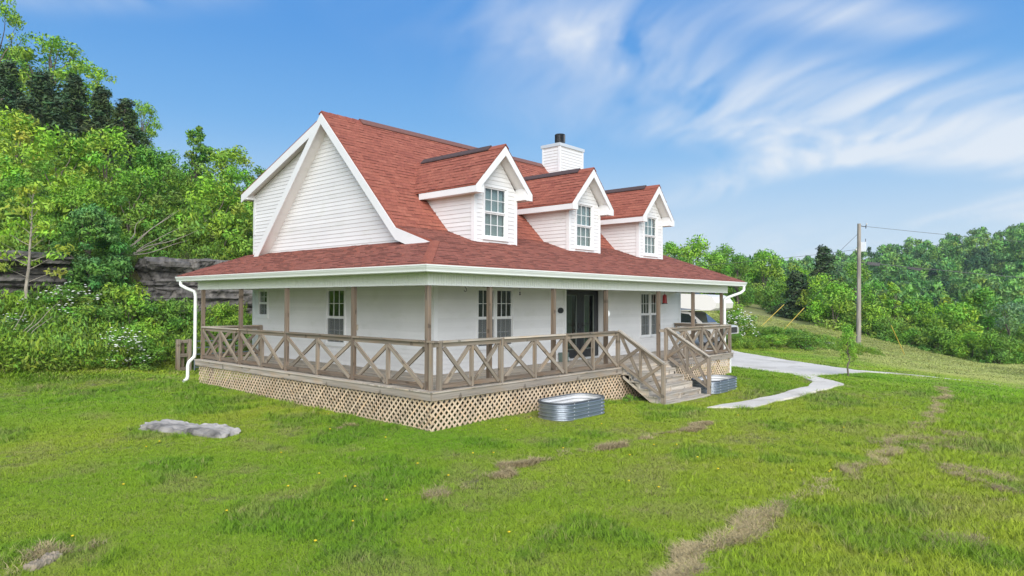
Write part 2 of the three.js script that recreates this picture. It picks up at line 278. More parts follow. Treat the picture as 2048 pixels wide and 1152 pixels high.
// ---------------------------------------------------------------- the house
const house = thing('house', 'white lap-sided farmhouse with red shingle roof, three dormers and wraparound porch roof', 'house', [8.2, -0.76, -6.7]);
const XL = 2.08, XR = 14.44, ZF = -2.29, ZR = -11.1, RZ = -6.65, RY = 7.07, KZ = -3.3, KY = 3.622, EY = 2.5;
const mapL = (a, y, o) => V3(XL - o, y, a), mapF = (a, y, o) => V3(a, y, ZF + o), mapR = (a, y, o) => V3(XR + o, y, a), mapB = (a, y, o) => V3(a, y, ZR - o);
function spans(poly, y) { const c = []; for (let i = 0; i < poly.length; i++) { const [a, b] = poly[i], [p, q] = poly[(i + 1) % poly.length]; if ((b > y) !== (q > y)) c.push(a + ((p - a) * (y - b)) / (q - b)); } c.sort((m, n) => m - n); const o = []; for (let i = 0; i + 1 < c.length; i += 2) o.push([c[i], c[i + 1]]); return o; }
function minus(list, holes) { for (const [h0, h1] of holes) list = list.flatMap(([a, b]) => (h1 <= a || h0 >= b ? [[a, b]] : [[a, h0], [h1, b]].filter(([p, q]) => q - p > 0.004))); return list; }
// lapped boards: one mesh for each course, wedge-shaped, proud at its lower edge
function lapWall(parent, map, poly, holes = [], pitch = 0.113, thick = 0.09, start) {
  const ys = poly.map((p) => p[1]), lo = Math.min(...ys), hi = Math.max(...ys), y00 = start ?? lo;
  for (let k = 0; y00 + k * pitch < hi - 0.004; k++) {
    const c0 = y00 + k * pitch, c1 = c0 + pitch, cuts = [Math.max(c0, lo), Math.min(c1, hi)];
    for (const h of holes) for (const y of [h[2], h[3]]) if (y > cuts[0] + 0.003 && y < cuts[1] - 0.003) cuts.push(y);
    for (const [, y] of poly) if (y > c0 + 0.003 && y < c1 - 0.003 && !cuts.some((v) => Math.abs(v - y) < 0.002)) cuts.push(y);
    cuts.sort((a, b) => a - b);
    const pieces = []; // each run of a course between openings is a plank of its own
    for (let i = 0; i + 1 < cuts.length; i++) {
      const ya = cuts[i], yb = cuts[i + 1]; if (yb - ya < 0.003) continue;
      const hs = holes.filter((h) => h[2] < yb - 0.001 && h[3] > ya + 0.001);
      let A = minus(spans(poly, ya + 0.001), hs), B = minus(spans(poly, yb - 0.001), hs); if (A.length !== B.length) A = B = minus(spans(poly, (ya + yb) / 2), hs);
      const out = (y) => mix(0.016, 0.002, (y - c0) / pitch), oa = out(ya), ob = out(yb);
      for (let m = 0; m < A.length; m++) {
        const [l0, r0] = A[m], [l1, r1] = B[m], p = (a, y, o) => map(a, y, o), pos = [], uv = [];
        const quad = (a, b, c, d) => { for (const p of [a, b, c, a, c, d]) { pos.push(p.x, p.y, p.z); uv.push((p.x + p.z) * 1, p.y); } };
        const a = p(l0, ya, oa), b = p(r0, ya, oa), c = p(r1, yb, ob), d = p(l1, yb, ob), a2 = p(l0, ya, -thick), b2 = p(r0, ya, -thick), c2 = p(r1, yb, -thick), d2 = p(l1, yb, -thick);
        quad(a, b, c, d); quad(b2, a2, d2, c2); quad(a2, b2, b, a); quad(d, c, c2, d2); quad(a2, a, d, d2); quad(b, b2, c2, c);
        const near = pieces.filter((e) => e.y === ya && e.l < r0 - 0.01 && e.r > l0 + 0.01);
        const mine = { y: yb, l: l1, r: r1, pos, uv };
        for (const e of near) { mine.pos = e.pos.concat(mine.pos); mine.uv = e.uv.concat(mine.uv); pieces.splice(pieces.indexOf(e), 1); }
        pieces.push(mine);
      }
    }
    for (const e of pieces) part(parent, 'siding_plank', geoOf(e.pos, e.uv), pick(M.siding));
  }
}
// double-hung windows: casing, sash bars, panes
function windowUnit(map, a0, a1, y0, y1, ym, cols, o = {}) {
  const w = partGroup(house, 'window'), boxm = (p, q, r, s, d0, d1) => { const A = map(p, r, d0), B = map(q, s, d1); return bx(A.x, B.x, A.y, B.y, A.z, B.z); };
  const c = o.casing ?? 0.06, f = 0.035, fr = [];
  part(w, 'frame', [boxm(a0 - c, a0 + 0.002, y0 - c, y1 + c, -0.06, 0.034), boxm(a1 - 0.002, a1 + c, y0 - c, y1 + c, -0.06, 0.034), boxm(a0, a1, y1, y1 + c, -0.06, 0.032), boxm(a0, a1, y0 - c, y0, -0.06, 0.036)], M.trim);
  part(w, 'sill', boxm(a0 - c - 0.02, a1 + c + 0.02, y0 - c - 0.03, y0 - c - 0.001, -0.02, 0.055), M.trim);
  for (const [b0, b1, low] of [[y0, ym, 1], [ym, y1, 0]]) {
    const dz = low ? -0.012 : 0.006; fr.length = 0;
    fr.push(boxm(a0, a0 + f, b0, b1, -0.05 + dz, dz), boxm(a1 - f, a1, b0, b1, -0.05 + dz, dz), boxm(a0 + f, a1 - f, b1 - f, b1, -0.05 + dz, dz), boxm(a0 + f, a1 - f, b0, b0 + f, -0.05 + dz, dz + (low ? 0 : 0.003)));
    part(w, 'sash', fr.slice(), M.trim);
    const u0 = a0 + f, u1 = a1 - f, v0 = b0 + f, v1 = b1 - f, mun = [];
    for (let i = 1; i < cols; i++) { const u = mix(u0, u1, i / cols); mun.push(boxm(u - 0.008, u + 0.008, v0, v1, dz - 0.036, dz - 0.018)); }
    { const v = (v0 + v1) / 2; mun.push(boxm(u0, u1, v - 0.008, v + 0.008, dz - 0.038, dz - 0.02)); }
    part(w, 'muntin', mun, M.trim);
    for (let i = 0; i < cols; i++) for (let j = 0; j < 2; j++) part(w, 'pane', boxm(mix(u0, u1, i / cols) + 0.007, mix(u0, u1, (i + 1) / cols) - 0.007, mix(v0, v1, j / 2) + 0.007, mix(v0, v1, (j + 1) / 2) - 0.007, dz - 0.03, dz - 0.026), M.glass);
    if (low && o.screen) part(w, 'insect_screen', boxm(u0, u1, v0, v1, 0.006, 0.008), M.screen);
    if (!o.blind) part(w, 'added_dark_backing', boxm(a0 - 0.05, a1 + 0.05, b0, b1, -0.24, -0.22), M.roomShade);  // added dark sheet, no real curtain: stands in for the unlit room
    if (o.blind) part(w, 'blind', boxm(a0, a1, b0, b1, -0.13, -0.12), low ? M.blindLow : M.blind);
  }
  return w;
}
// lower walls
const winL1 = [-6.83, -5.97, 0.58, 2.08], winL2 = [-10.74, -10.2, 1.29, 2.08], winF1a = [3.56, 4.2, 0.58, 2.08], winF1b = [4.26, 4.9, 0.58, 2.08], winF2a = [11.58, 12.2, 0.58, 2.06], winF2b = [12.26, 12.88, 0.58, 2.06], doorHole = [7.31, 9.42, 0, 2.12];
const wallG = (n = 'wall') => partGroup(house, n);
const ex = ([a, b, c, d], e = 0.03) => [a - e, b + e, c - e, d + e];
lapWall(wallG(), mapL, [[ZR, 0], [ZF, 0], [ZF, 2.36], [ZR, 2.36]], [ex(winL1), ex(winL2)]);
lapWall(wallG(), mapF, [[XL + 0.1, 0], [XR, 0], [XR, 2.36], [XL + 0.1, 2.36]], [ex(winF1a), ex(winF1b), ex(winF2a), ex(winF2b), [7.31, 9.42, -1, 2.12]]);
// gable end above the porch roof, with the side of the rear shed dormer
lapWall(wallG('gable_wall'), mapL, [[ZR, 3.22], [ZR, 5.2], [RZ, 6.86], [KZ - 0.06, 3.5], [-2.55, 3.22]], [], 0.113, 0.09, 3.2);
part(house, 'wall', slab([V3(XR, -0.9, ZF - 0.1), V3(XR, 2.4, ZF - 0.1), V3(XR, 3.4, KZ), V3(XR, 6.85, RZ), V3(XR, 5.1, ZR), V3(XR, -0.9, ZR)], V3(-0.1, 0, 0)), M.siding[1]);
part(house, 'wall', bx(XL, XR - 0.11, -0.9, 5.1, ZR - 0.1, ZR - 0.002), M.siding[1]);
part(house, 'foundation', [bx(XL + 0.05, XR - 0.11, -1.2, -0.03, ZF - 0.25, ZF - 0.05), bx(XL + 0.03, XL + 0.23, -1.2, -0.03, ZR, ZF - 0.26)], std([0.35, 0.34, 0.32]));
part(house, 'floor', [bx(XL + 0.1, XR - 0.11, -0.1, -0.02, ZR + 0.02, ZF - 0.1), bx(XL + 0.1, XR - 0.11, 2.38, 2.5, ZR + 0.02, ZF - 0.1)], M.room);
const corner = []; // corner boards
corner.push(bx(XL - 0.026, XL + 0.1, 0, 2.36, ZF - 0.1, ZF + 0.026)); corner.push(bx(XL - 0.026, XL - 0.0165, 0, 2.36, ZR, ZR + 0.09)); corner.push(bx(XR - 0.09, XR + 0.02, 0, 2.36, ZF + 0.0165, ZF + 0.026)); corner.push(bx(XL - 0.026, XL - 0.0165, 3.9, 5.2, ZR - 0.02, ZR + 0.09));
for (const c of corner) part(house, 'corner_board', c, M.trim);
windowUnit(mapL, ...winL1, 1.3, 3, { screen: 1 }); windowUnit(mapL, ...winL2, 1.68, 2, { screen: 1 });
for (const w of [winF1a, winF1b, winF2a, winF2b]) windowUnit(mapF, ...w, 1.33, 3, { screen: 1, casing: 0.03 });
{ // recessed double door
  const dz = ZF - 0.28;
  part(house, 'door_jamb', [bx(9.42, 9.45, 0, 2.12, dz, ZF + 0.02), bx(7.28, 7.31, 0, 2.12, dz, ZF + 0.02), bx(7.28, 9.45, 2.12, 2.16, dz, ZF + 0.02), bx(9.45, 9.53, 0, 2.16, ZF - 0.05, ZF + 0.028), bx(7.2, 7.28, 0, 2.16, ZF - 0.05, ZF + 0.028), bx(7.2, 9.53, 2.16, 2.24, ZF - 0.05, ZF + 0.03), bx(7.3, 9.43, 0, 0.02, dz - 0.05, ZF)], M.trim);
  for (const [x0, x1, h] of [[7.45, 8.415, 1], [8.425, 9.39, -1]]) {
    const d = partGroup(house, 'door'), s = 0.2, L = h > 0 ? x0 + 0.13 : x0 + s, Rr = h > 0 ? x1 - s : x1 - 0.24;
    part(d, 'leaf', [bx(x0, L, 0.02, 2.1, dz - 0.045, dz), bx(Rr, x1, 0.02, 2.1, dz - 0.045, dz), bx(L, Rr, 1.97, 2.1, dz - 0.045, dz), bx(L, Rr, 0.02, 0.28, dz - 0.045, dz)], M.black);
    part(d, 'pane', bx(L, Rr, 0.28, 1.97, dz - 0.028, dz - 0.02), M.glass);
    part(d, 'added_dark_backing', bx(L - 0.02, Rr + 0.02, 0.2, 2.05, dz - 0.2, dz - 0.19), std([0.05, 0.062, 0.05], { roughness: 0.95 }));  // added backing sheet; green-grey tint imitates greenery mirrored in the glass
    part(d, 'glazing_bead', [bx(L, L + 0.012, 0.28, 1.97, dz - 0.018, dz + 0.006), bx(Rr - 0.012, Rr, 0.28, 1.97, dz - 0.018, dz + 0.006), bx(L + 0.012, Rr - 0.012, 1.958, 1.97, dz - 0.018, dz + 0.006), bx(L + 0.012, Rr - 0.012, 0.28, 0.292, dz - 0.018, dz + 0.006)], std([0.2, 0.23, 0.2], { roughness: 0.4 }));
    const hx = h > 0 ? x1 - 0.08 : x0 + 0.1; part(d, 'handle', [bx(hx - 0.02, hx + 0.02, 0.93, 1.1, dz, dz + 0.012), bx(hx - (h > 0 ? 0.11 : 0), hx + (h > 0 ? 0 : 0.11), 1.0, 1.022, dz + 0.03, dz + 0.05), bx(hx - 0.01, hx + 0.01, 1.0, 1.02, dz + 0.012, dz + 0.03)], M.dark);
  }
  part(house, 'wall', bx(7.31, 7.45, 0.02, 2.12, dz - 0.05, dz - 0.01), M.trim);
}
// ---- roofs: boards under, shingles on top
const tabs = [];
function shingles(roofPart, O, U, Vd, poly, course = 0.138, tab = 0.26) {
  const N = new THREE.Vector3().crossVectors(U, Vd).normalize(); if (N.y < 0) N.negate();
  const vs = poly.map((p) => p[1]), v0 = Math.min(...vs), v1 = Math.max(...vs), r = rng(Math.round(O.x * 97 + O.z * 31 + v1 * 1000));
  let row = 0;
  for (let v = v0; v < v1 - 0.01; v += course, row++) {
    const va = v, vb = Math.min(v + course * 1.08, v1), A = spans(poly, va + 0.002), B = spans(poly, Math.min(vb, v1) - 0.002), C = spans(poly, (va + vb) / 2);
    for (let m = 0; m < C.length; m++) {
      const a = A[m] ?? C[m], b = B[m] ?? C[m]; let u = Math.min(a[0], b[0]) - r() * tab;
      const end = Math.max(a[1], b[1]);
      while (u < end) {
        const w = tab * (0.55 + r() * 0.75), e = u + w - 0.004, c = (x, s) => clamp(x, s[0], s[1]), q0 = c(u, a), q1 = c(e, a), q2 = c(e, b), q3 = c(u, b);
        u += w; if (q1 - q0 < 0.01 && q2 - q3 < 0.01) continue;
        const th = r() < 0.35 ? 0.019 : 0.0095, dv = (r() - 0.5) * 0.006, P = (x, y, n) => O.clone().addScaledVector(U, x).addScaledVector(Vd, y).addScaledVector(N, n);
        const p = [P(q0, va + dv, th), P(q1, va + dv, th), P(q2, vb, 0.003), P(q3, vb, 0.003), P(q0, va + dv, 0), P(q1, va + dv, 0), P(q2, vb, 0), P(q3, vb, 0)];
        const pos = [], uv = [], f = (...k) => { for (const i of [k[0], k[1], k[2], k[0], k[2], k[3]]) { pos.push(p[i].x, p[i].y, p[i].z); uv.push(p[i].x + p[i].z * 0.7, p[i].y + p[i].z * 0.4); } };
        f(0, 1, 2, 3); f(4, 5, 1, 0); f(5, 6, 2, 1); f(7, 4, 0, 3);
        const mid = p[0].clone().add(p[2]).multiplyScalar(0.5), see = camera.position.clone().sub(mid), dist = see.length(), area = w * course * Math.max(0, see.dot(N) / dist);
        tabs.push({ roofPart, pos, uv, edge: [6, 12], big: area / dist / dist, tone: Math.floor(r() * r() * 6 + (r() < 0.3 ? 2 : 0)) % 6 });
      }
    }
  }
}
const X = V3(1, 0, 0), Z = V3(0, 0, 1), roofMat = M.shingle[2];
const RXL = 1.72, RXR = 14.87, k335 = 0.335, frontV = V3(0, k335, -1).normalize(), stepF = Math.hypot(1, k335), mainV = V3(0, RY - KY, RZ - KZ).normalize(), leftV = V3(1, k335, 0).normalize();
const fy = (z) => EY + k335 * (0.05 - z), ly = (x) => EY + k335 * (x + 0.2);
const dn = V3(0, -0.05, 0);
{
  const f = part(house, 'roof', slab([V3(-0.2, EY, 0.05), V3(RXR, EY, 0.05), V3(RXR, KY, KZ), V3(RXL, KY, KZ), V3(RXL, fy(-0.15 - RXL), -0.15 - RXL)], dn), roofMat);
  shingles(f, V3(0, EY, 0.05), X, frontV, [[-0.2, 0], [RXR, 0], [RXR, 3.35 * stepF], [RXL, 3.35 * stepF], [RXL, (RXL + 0.2) * stepF]]);
  const m = part(house, 'roof', slab([V3(RXL, KY, KZ), V3(RXR, KY, KZ), V3(RXR, RY, RZ), V3(RXL, RY, RZ)], dn), roofMat);
  shingles(m, V3(0, KY, KZ), X, mainV, [[RXL, 0], [RXR, 0], [RXR, 4.8], [RXL, 4.8]].map(([a, b]) => [a, Math.min(b, Math.hypot(RY - KY, RZ - KZ))]));
  const l = part(house, 'roof', slab([V3(-0.2, EY, 0.05), V3(XL, ly(XL), -0.15 - XL), V3(XL, ly(XL), -11.5), V3(-0.2, EY, -11.5)], dn), roofMat);
  shingles(l, V3(-0.2, EY, 0), Z, leftV, [[0.05, 0], [-0.15 - XL, (XL + 0.2) * stepF], [-11.5, (XL + 0.2) * stepF], [-11.5, 0]]);
  // rear slope of the steep gable, and the shallow shed roof at the back
  part(house, 'roof', slab([V3(RXL, RY, RZ), V3(2.6, RY, RZ), V3(2.6, 3.16, -10.45), V3(RXL, 3.16, -10.45)], dn), roofMat);
  part(house, 'roof', slab([V3(1.83, RY - 0.01, RZ), V3(RXR, RY - 0.01, RZ), V3(RXR, 5.29, -11.5), V3(1.83, 5.29, -11.5)], dn), roofMat);
}
// rake boards and sloping soffits of the gable
const rake = (pts, x0, x1, h, drop) => pts.slice(1).map((q, i) => { const p = pts[i]; return slab([V3(x0, p[1] - drop, p[0]), V3(x0, q[1] - drop, q[0]), V3(x0, q[1] - drop - h, q[0]), V3(x0, p[1] - drop - h, p[0])], V3(x1 - x0, 0, 0)); });
for (const [pts, h] of [[[[RZ, RY], [KZ, KY], [-1.9, 3.155]], 0.3], [[[RZ, RY], [-10.42, 3.18]], 0.3]]) for (const g of rake(pts, RXL - 0.028, RXL - 0.002, h, 0.05)) part(house, 'rake_board', g, M.trim);
for (const g of rake([[RZ, RY - 0.02], [-11.5, 5.28]], 1.8, 1.826, 0.25, 0.05)) part(house, 'rake_board', g, M.trim);
for (const g of rake([[RZ, RY], [KZ, KY], [-2.2, 3.25]], RXR - 0.004, RXR + 0.022, 0.25, 0.05)) part(house, 'rake_board', g, M.trim);
{ // soffit boards, each a strip across the overhang
  const soff = (p, q, x0, x1, drop, n) => { for (let i = 0; i < n; i++) { const a = i / n, b = (i + 1) / n - 0.006 / n * 3, A = [mix(p[0], q[0], a), mix(p[1], q[1], a) - drop], B = [mix(p[0], q[0], b), mix(p[1], q[1], b) - drop]; part(house, 'soffit_board', slab([V3(x0, A[1], A[0]), V3(x1, A[1], A[0]), V3(x1, B[1], B[0]), V3(x0, B[1], B[0])], V3(0, 0.015, 0)), M.soffit); } };
  soff([RZ, RY], [-10.4, 3.2], RXL, XL - 0.002, 0.2, 22); soff([RZ, RY], [KZ, KY], RXL, XL - 0.002, 0.2, 20); soff([KZ, KY], [-2.3, 3.29], RXL, XL - 0.002, 0.2, 5);
  soff([RZ, RY], [-11.5, 5.27], 1.83, XL - 0.002, 0.2, 22);
}
part(house, 'fascia', bx(1.83, RXR, 5.06, 5.235, -11.53, -11.505), M.trim);
part(house, 'eave_return', slab([V3(1.806, 5.22, -11.498), V3(1.806, 5.06, -11.498), V3(1.806, 5.06, -11.12), V3(1.806, 5.34, -11.12)], V3(0.27, 0, 0)), M.trim);
part(house, 'gutter', bx(2.4, RXR, 5.08, 5.2, -11.64, -11.535), M.gutter);
part(house, 'downspout', pipe([V3(2.5, 5.08, -11.58), V3(2.5, 4.95, -11.58), V3(2.14, 4.8, -11.25), V3(2.14, 3.4, -11.22)], 0.04), M.gutter);
// eave: fascia, soffit, beam, gutter
part(house, 'fascia', bx(-0.14, RXR, 2.34, 2.445, -0.025, 0), M.trim); part(house, 'fascia', bx(-0.15, -0.125, 2.34, 2.445, -11.46, -0.03), M.trim);
part(house, 'soffit', [bx(0.02, RXR, 2.335, 2.35, -0.3, -0.026), bx(-0.124, 0.15, 2.335, 2.35, -11.46, -0.301)], M.soffit);
part(house, 'porch_ceiling', [bx(0.27, 14.3, 2.33, 2.345, ZF, -0.42), bx(0.27, XL, 2.33, 2.345, -11.3, ZF - 0.001)], M.soffit);
part(house, 'porch_beam', [bx(0.27, 14.17, 2.103, 2.334, -0.415, -0.312)], M.trim); part(house, 'porch_beam', [bx(0.165, 0.268, 2.103, 2.334, -10.82, -0.312)], M.trim); part(house, 'porch_beam', bx(0.27, 2.05, 2.103, 2.328, -10.82, -10.72), M.trim); part(house, 'porch_beam', bx(14.07, 14.17, 2.103, 2.328, -2.26, -0.42), M.trim);
{
  const a = [], b = [], pitch = 0.07;
  for (let x = 0.155; x < 14.17; x += pitch) a.push(bx(x, Math.min(x + pitch - 0.007, 14.18), 2.1, 2.333, -0.312, -0.298));
  for (let z = -0.312; z > -10.82; z -= pitch) b.push(bx(0.15, 0.164, 2.1, 2.333, Math.max(z - pitch + 0.007, -10.83), z));
  part(house, 'beam_cladding', a, M.clad, { kind: 'stuff' }); part(house, 'beam_cladding', b, M.clad, { kind: 'stuff' });
  part(house, 'beam_trim', [bx(0.148, 14.185, 2.085, 2.104, -0.416, -0.29), bx(0.142, 0.268, 2.085, 2.104, -10.83, -0.417)], M.trim);
}
function sweep(prof, s, e) { // closed profile [(d, y)] carried from s(d, y) to e(d, y)
  const pos = [], uv = [], n = prof.length, put = (p, u, v) => { pos.push(p.x, p.y, p.z); uv.push(u, v); };
  for (let i = 0; i < n; i++) { const p = prof[i], q = prof[(i + 1) % n], a = s(...p), b = s(...q), c = e(...q), d = e(...p), L = a.distanceTo(d); for (const [P, u, v] of [[a, 0, i], [b, 0, i + 0.1], [c, L, i + 0.1], [a, 0, i], [c, L, i + 0.1], [d, L, i]]) put(P, u, v); }
  for (const f of [s, e]) for (const t of THREE.ShapeUtils.triangulateShape(prof.map((p) => new THREE.Vector2(...p)), [])) for (const i of t) put(f(...prof[i]), ...prof[i]);
  return geoOf(pos, uv);
}
const gutterProfile = [[0, 0], [0.068, 0], [0.075, 0.012], [0.075, 0.03], [0.085, 0.055], [0.102, 0.085], [0.108, 0.112], [0.118, 0.114], [0.118, 0.138], [0.104, 0.142], [0.1, 0.13], [0, 0.12]];
part(house, 'gutter', sweep(gutterProfile, (d, y) => V3(-0.15 - d, 2.334 + y, 0.002 + d), (d, y) => V3(14.9, 2.334 + y, 0.002 + d)), M.gutter);
part(house, 'gutter', sweep(gutterProfile, (d, y) => V3(-0.152 - d, 2.334 + y, d), (d, y) => V3(-0.152 - d, 2.334 + y, -11.46)), M.gutter);
part(house, 'downspout', pipe([V3(-0.19, 2.34, -11.22), V3(-0.19, 2.22, -11.22), V3(-0.1, 2.12, -11.0), V3(0.03, 2.03, -10.78), V3(0.05, 1.9, -10.74), V3(0.05, 1.0, -10.74), V3(0.05, 0.18, -10.74), V3(0.03, 0.06, -10.74), V3(-0.12, -0.08, -10.74), V3(-0.15, -0.18, -10.74), V3(-0.15, -0.5, -10.74), V3(-0.18, -0.58, -10.72), V3(-0.3, -0.64, -10.66)], 0.05, 10), M.gutter);
part(house, 'downspout', pipe([V3(14.74, 2.34, 0.06), V3(14.74, 2.2, 0.06), V3(14.66, 2.1, -0.02), V3(14.1, 1.93, -0.26), V3(13.93, 1.86, -0.3), V3(13.92, 1.7, -0.3), V3(13.92, 0.6, -0.3), V3(13.92, 0.01, -0.3)], 0.048, 10), M.gutter);
part(house, 'downspout', pipe([V3(15.0, 2.12, -2.6), V3(15.0, 2.02, -2.6), V3(14.9, 1.93, -2.55), V3(14.58, 1.84, -2.42), V3(14.52, 1.75, -2.4), V3(14.52, -0.6, -2.4)], 0.045, 10), M.gutter);
part(house, 'gutter', bx(14.46, 15.06, 2.1, 2.2, -2.68, -2.55), M.gutter);
// hip cap, ridge caps and the dark ridge vent
{
  const cap = (a, b, n, wv1, wv2, mat, name) => { for (let i = 0; i < n; i++) { const p = a.clone().lerp(b, i / n), q = a.clone().lerp(b, (i + 1.12) / n), lift = V3(0, 0.03, 0), l2 = V3(0, 0.018, 0); const pos = [], uv = [], put = (v) => { pos.push(v.x, v.y, v.z); uv.push(v.x + v.z, v.y + v.z); }; const P0 = p.clone().add(lift), Q0 = q.clone().add(l2); for (const w of [wv1, wv2]) { const P1 = p.clone().add(w).add(lift), Q1 = q.clone().add(w).add(l2), P2 = P1.clone().add(V3(0, -0.03, 0)), Q2 = Q1.clone().add(V3(0, -0.03, 0)), P3 = P0.clone().add(V3(0, -0.03, 0)); [P0, P1, Q1, P0, Q1, Q0, P1, P2, Q2, P1, Q2, Q1, P0, P3, P2, P0, P2, P1].forEach(put); } part(house, name, geoOf(pos, uv), Array.isArray(mat) ? pick(mat) : mat); } };
  cap(V3(-0.2, EY, 0.05), V3(1.75, ly(1.75), -1.9), 20, V3(0.15, 0, 0.0).add(V3(0, 0.0, 0)), V3(0, 0, -0.15), [M.shingle[0], M.shingle[1], M.shingle[3]], 'hip_cap');
  const rk = V3(0, -0.13 * (RY - KY) / (KZ - RZ), 0.13), rs = V3(0, -0.06, -0.15);
  cap(V3(RXL, RY, RZ), V3(3.0, RY, RZ), 5, rk, rs, [M.shingle[0], M.shingle[4]], 'ridge_cap'); cap(V3(11.2, RY, RZ), V3(RXR, RY, RZ), 12, rk, rs, [M.shingle[0], M.shingle[4]], 'ridge_cap');
  part(house, 'ridge_vent', [slab([V3(3.0, RY + 0.05, RZ), V3(11.5, RY + 0.05, RZ), V3(11.5, RY - 0.11, RZ + 0.15), V3(3.0, RY - 0.11, RZ + 0.15)], V3(0, 0.02, 0)), slab([V3(3.0, RY + 0.05, RZ), V3(11.5, RY + 0.05, RZ), V3(11.5, RY - 0.03, RZ - 0.16), V3(3.0, RY - 0.03, RZ - 0.16)], V3(0, 0.02, 0))], M.ventBrown);
}
// ---- dormers
const DA = 5.87, DE = 4.72, DH = 1.09, DFZ = -2.0, DWZ = -2.33, DW = 0.81;
const dslope = (DA - DE) / DH, mainZ = (y) => KZ - (y - KY) * ((KZ - RZ) / (RY - KY));
for (const xc of [4.27, 8.31, 12.33]) {
  const front = partGroup(house, 'dormer_wall'), mapD = (a, y, o) => V3(a, y, DWZ + o);
  const win = [xc - 0.44, xc + 0.4, 3.46, 4.76];
  lapWall(front, mapD, [[xc - DW, fy(DWZ) - 0.03], [xc + DW, fy(DWZ) - 0.03], [xc + DW, 4.72], [xc, 5.66], [xc - DW, 4.72]], [ex(win)], 0.113, 0.08);
  windowUnit(mapD, ...win, 4.1, 3, { blind: 1 });
  for (const s of [-1, 1]) {
    const mapS = (a, y, o) => V3(xc + s * (DW + o), y, a), side = partGroup(house, 'dormer_wall');
    lapWall(side, mapS, [[DWZ, fy(DWZ) - 0.03], [DWZ, 4.66], [mainZ(4.66) - 0.03, 4.66], [KZ, KY - 0.03]], [], 0.113, 0.06, fy(DWZ) - 0.03);
    part(house, 'corner_board', [bx(xc + s * (DW - 0.085), xc + s * (DW + 0.026), fy(DWZ) - 0.06, 4.62, DWZ + 0.0165, DWZ + 0.026), bx(xc + s * (DW + 0.0165), xc + s * (DW + 0.026), fy(DWZ) - 0.05, 4.62, DWZ - 0.085, DWZ + 0.0164)], M.trim);
    const bz = mainZ(DE) - 0.02, rz = mainZ(DA) - 0.02;
    const P = [V3(xc + s * DH, DE, DFZ), V3(xc, DA, DFZ), V3(xc, DA, rz), V3(xc + s * DH, DE, bz)];
    const roof = part(house, 'dormer_roof', slab(P, V3(0, -0.045, 0)), roofMat);
    const U = V3(0, 0, -1), Vd = V3(-s * DH, DA - DE, 0).normalize(), L = Math.hypot(DH, DA - DE);
    shingles(roof, V3(xc + s * DH, DE, DFZ), U, Vd, [[-0.02, 0], [DFZ - bz, 0], [DFZ - rz, L], [-0.02, L]]);
    // boxed eave, rake board, sloping soffit
    part(house, 'fascia', bx(xc + s * (DH - 0.03), xc + s * (DH - 0.005), DE - 0.21, DE - 0.05, mainZ(DE - 0.2), DFZ + 0.02), M.trim);
    part(house, 'soffit', bx(xc + s * (DW + 0.003), xc + s * (DH - 0.031), DE - 0.2, DE - 0.185, mainZ(DE - 0.2), DFZ + 0.0), M.soffit);
    part(house, 'eave_return', slab([V3(xc + s * (DW - 0.02), DE - 0.205, DFZ + 0.002), V3(xc + s * (DH - 0.032), DE - 0.205, DFZ + 0.002), V3(xc + s * (DH - 0.032), DE - 0.02, DFZ + 0.002), V3(xc + s * (DW - 0.02), DE + 0.28, DFZ + 0.002)], V3(0, 0, DWZ - DFZ - 0.002)), M.trim);
    part(house, 'rake_board', slab([V3(xc + s * (DH - 0.002), DE - 0.04, DFZ + 0.004), V3(xc, DA - 0.04, DFZ + 0.004), V3(xc, DA - 0.28, DFZ + 0.004), V3(xc + s * (DH - 0.19), DE - 0.05, DFZ + 0.004), V3(xc + s * (DH - 0.19), DE - 0.215, DFZ + 0.004), V3(xc + s * (DH - 0.002), DE - 0.215, DFZ + 0.004)], V3(0, 0, 0.026)), M.trim);
    part(house, 'soffit', slab([V3(xc + s * (DW - 0.03), DE - 0.21 + dslope * 0.31, DFZ), V3(xc, DA - 0.21, DFZ), V3(xc, DA - 0.21, DWZ - 0.02), V3(xc + s * (DW - 0.03), DE - 0.21 + dslope * 0.31, DWZ - 0.02)], V3(0, 0.012, 0)), M.soffit);
  }
  const rz = mainZ(DA);
  part(house, 'ridge_vent', [-1, 1].map((s) => slab([V3(xc, DA + 0.04, DFZ - 0.5), V3(xc + s * 0.13, DA - 0.085, DFZ - 0.5), V3(xc + s * 0.13, DA - 0.085, rz + 0.25), V3(xc, DA + 0.04, rz + 0.25)], V3(0, 0.03, 0))), M.vent);
  part(house, 'ridge_cap', [-1, 1].map((s) => slab([V3(xc, DA + 0.015, DFZ + 0.03), V3(xc + s * 0.12, DA - 0.1, DFZ + 0.03), V3(xc + s * 0.12, DA - 0.1, DFZ - 0.5), V3(xc, DA + 0.015, DFZ - 0.5)], V3(0, 0.016, 0))), M.shingle[0]);
}
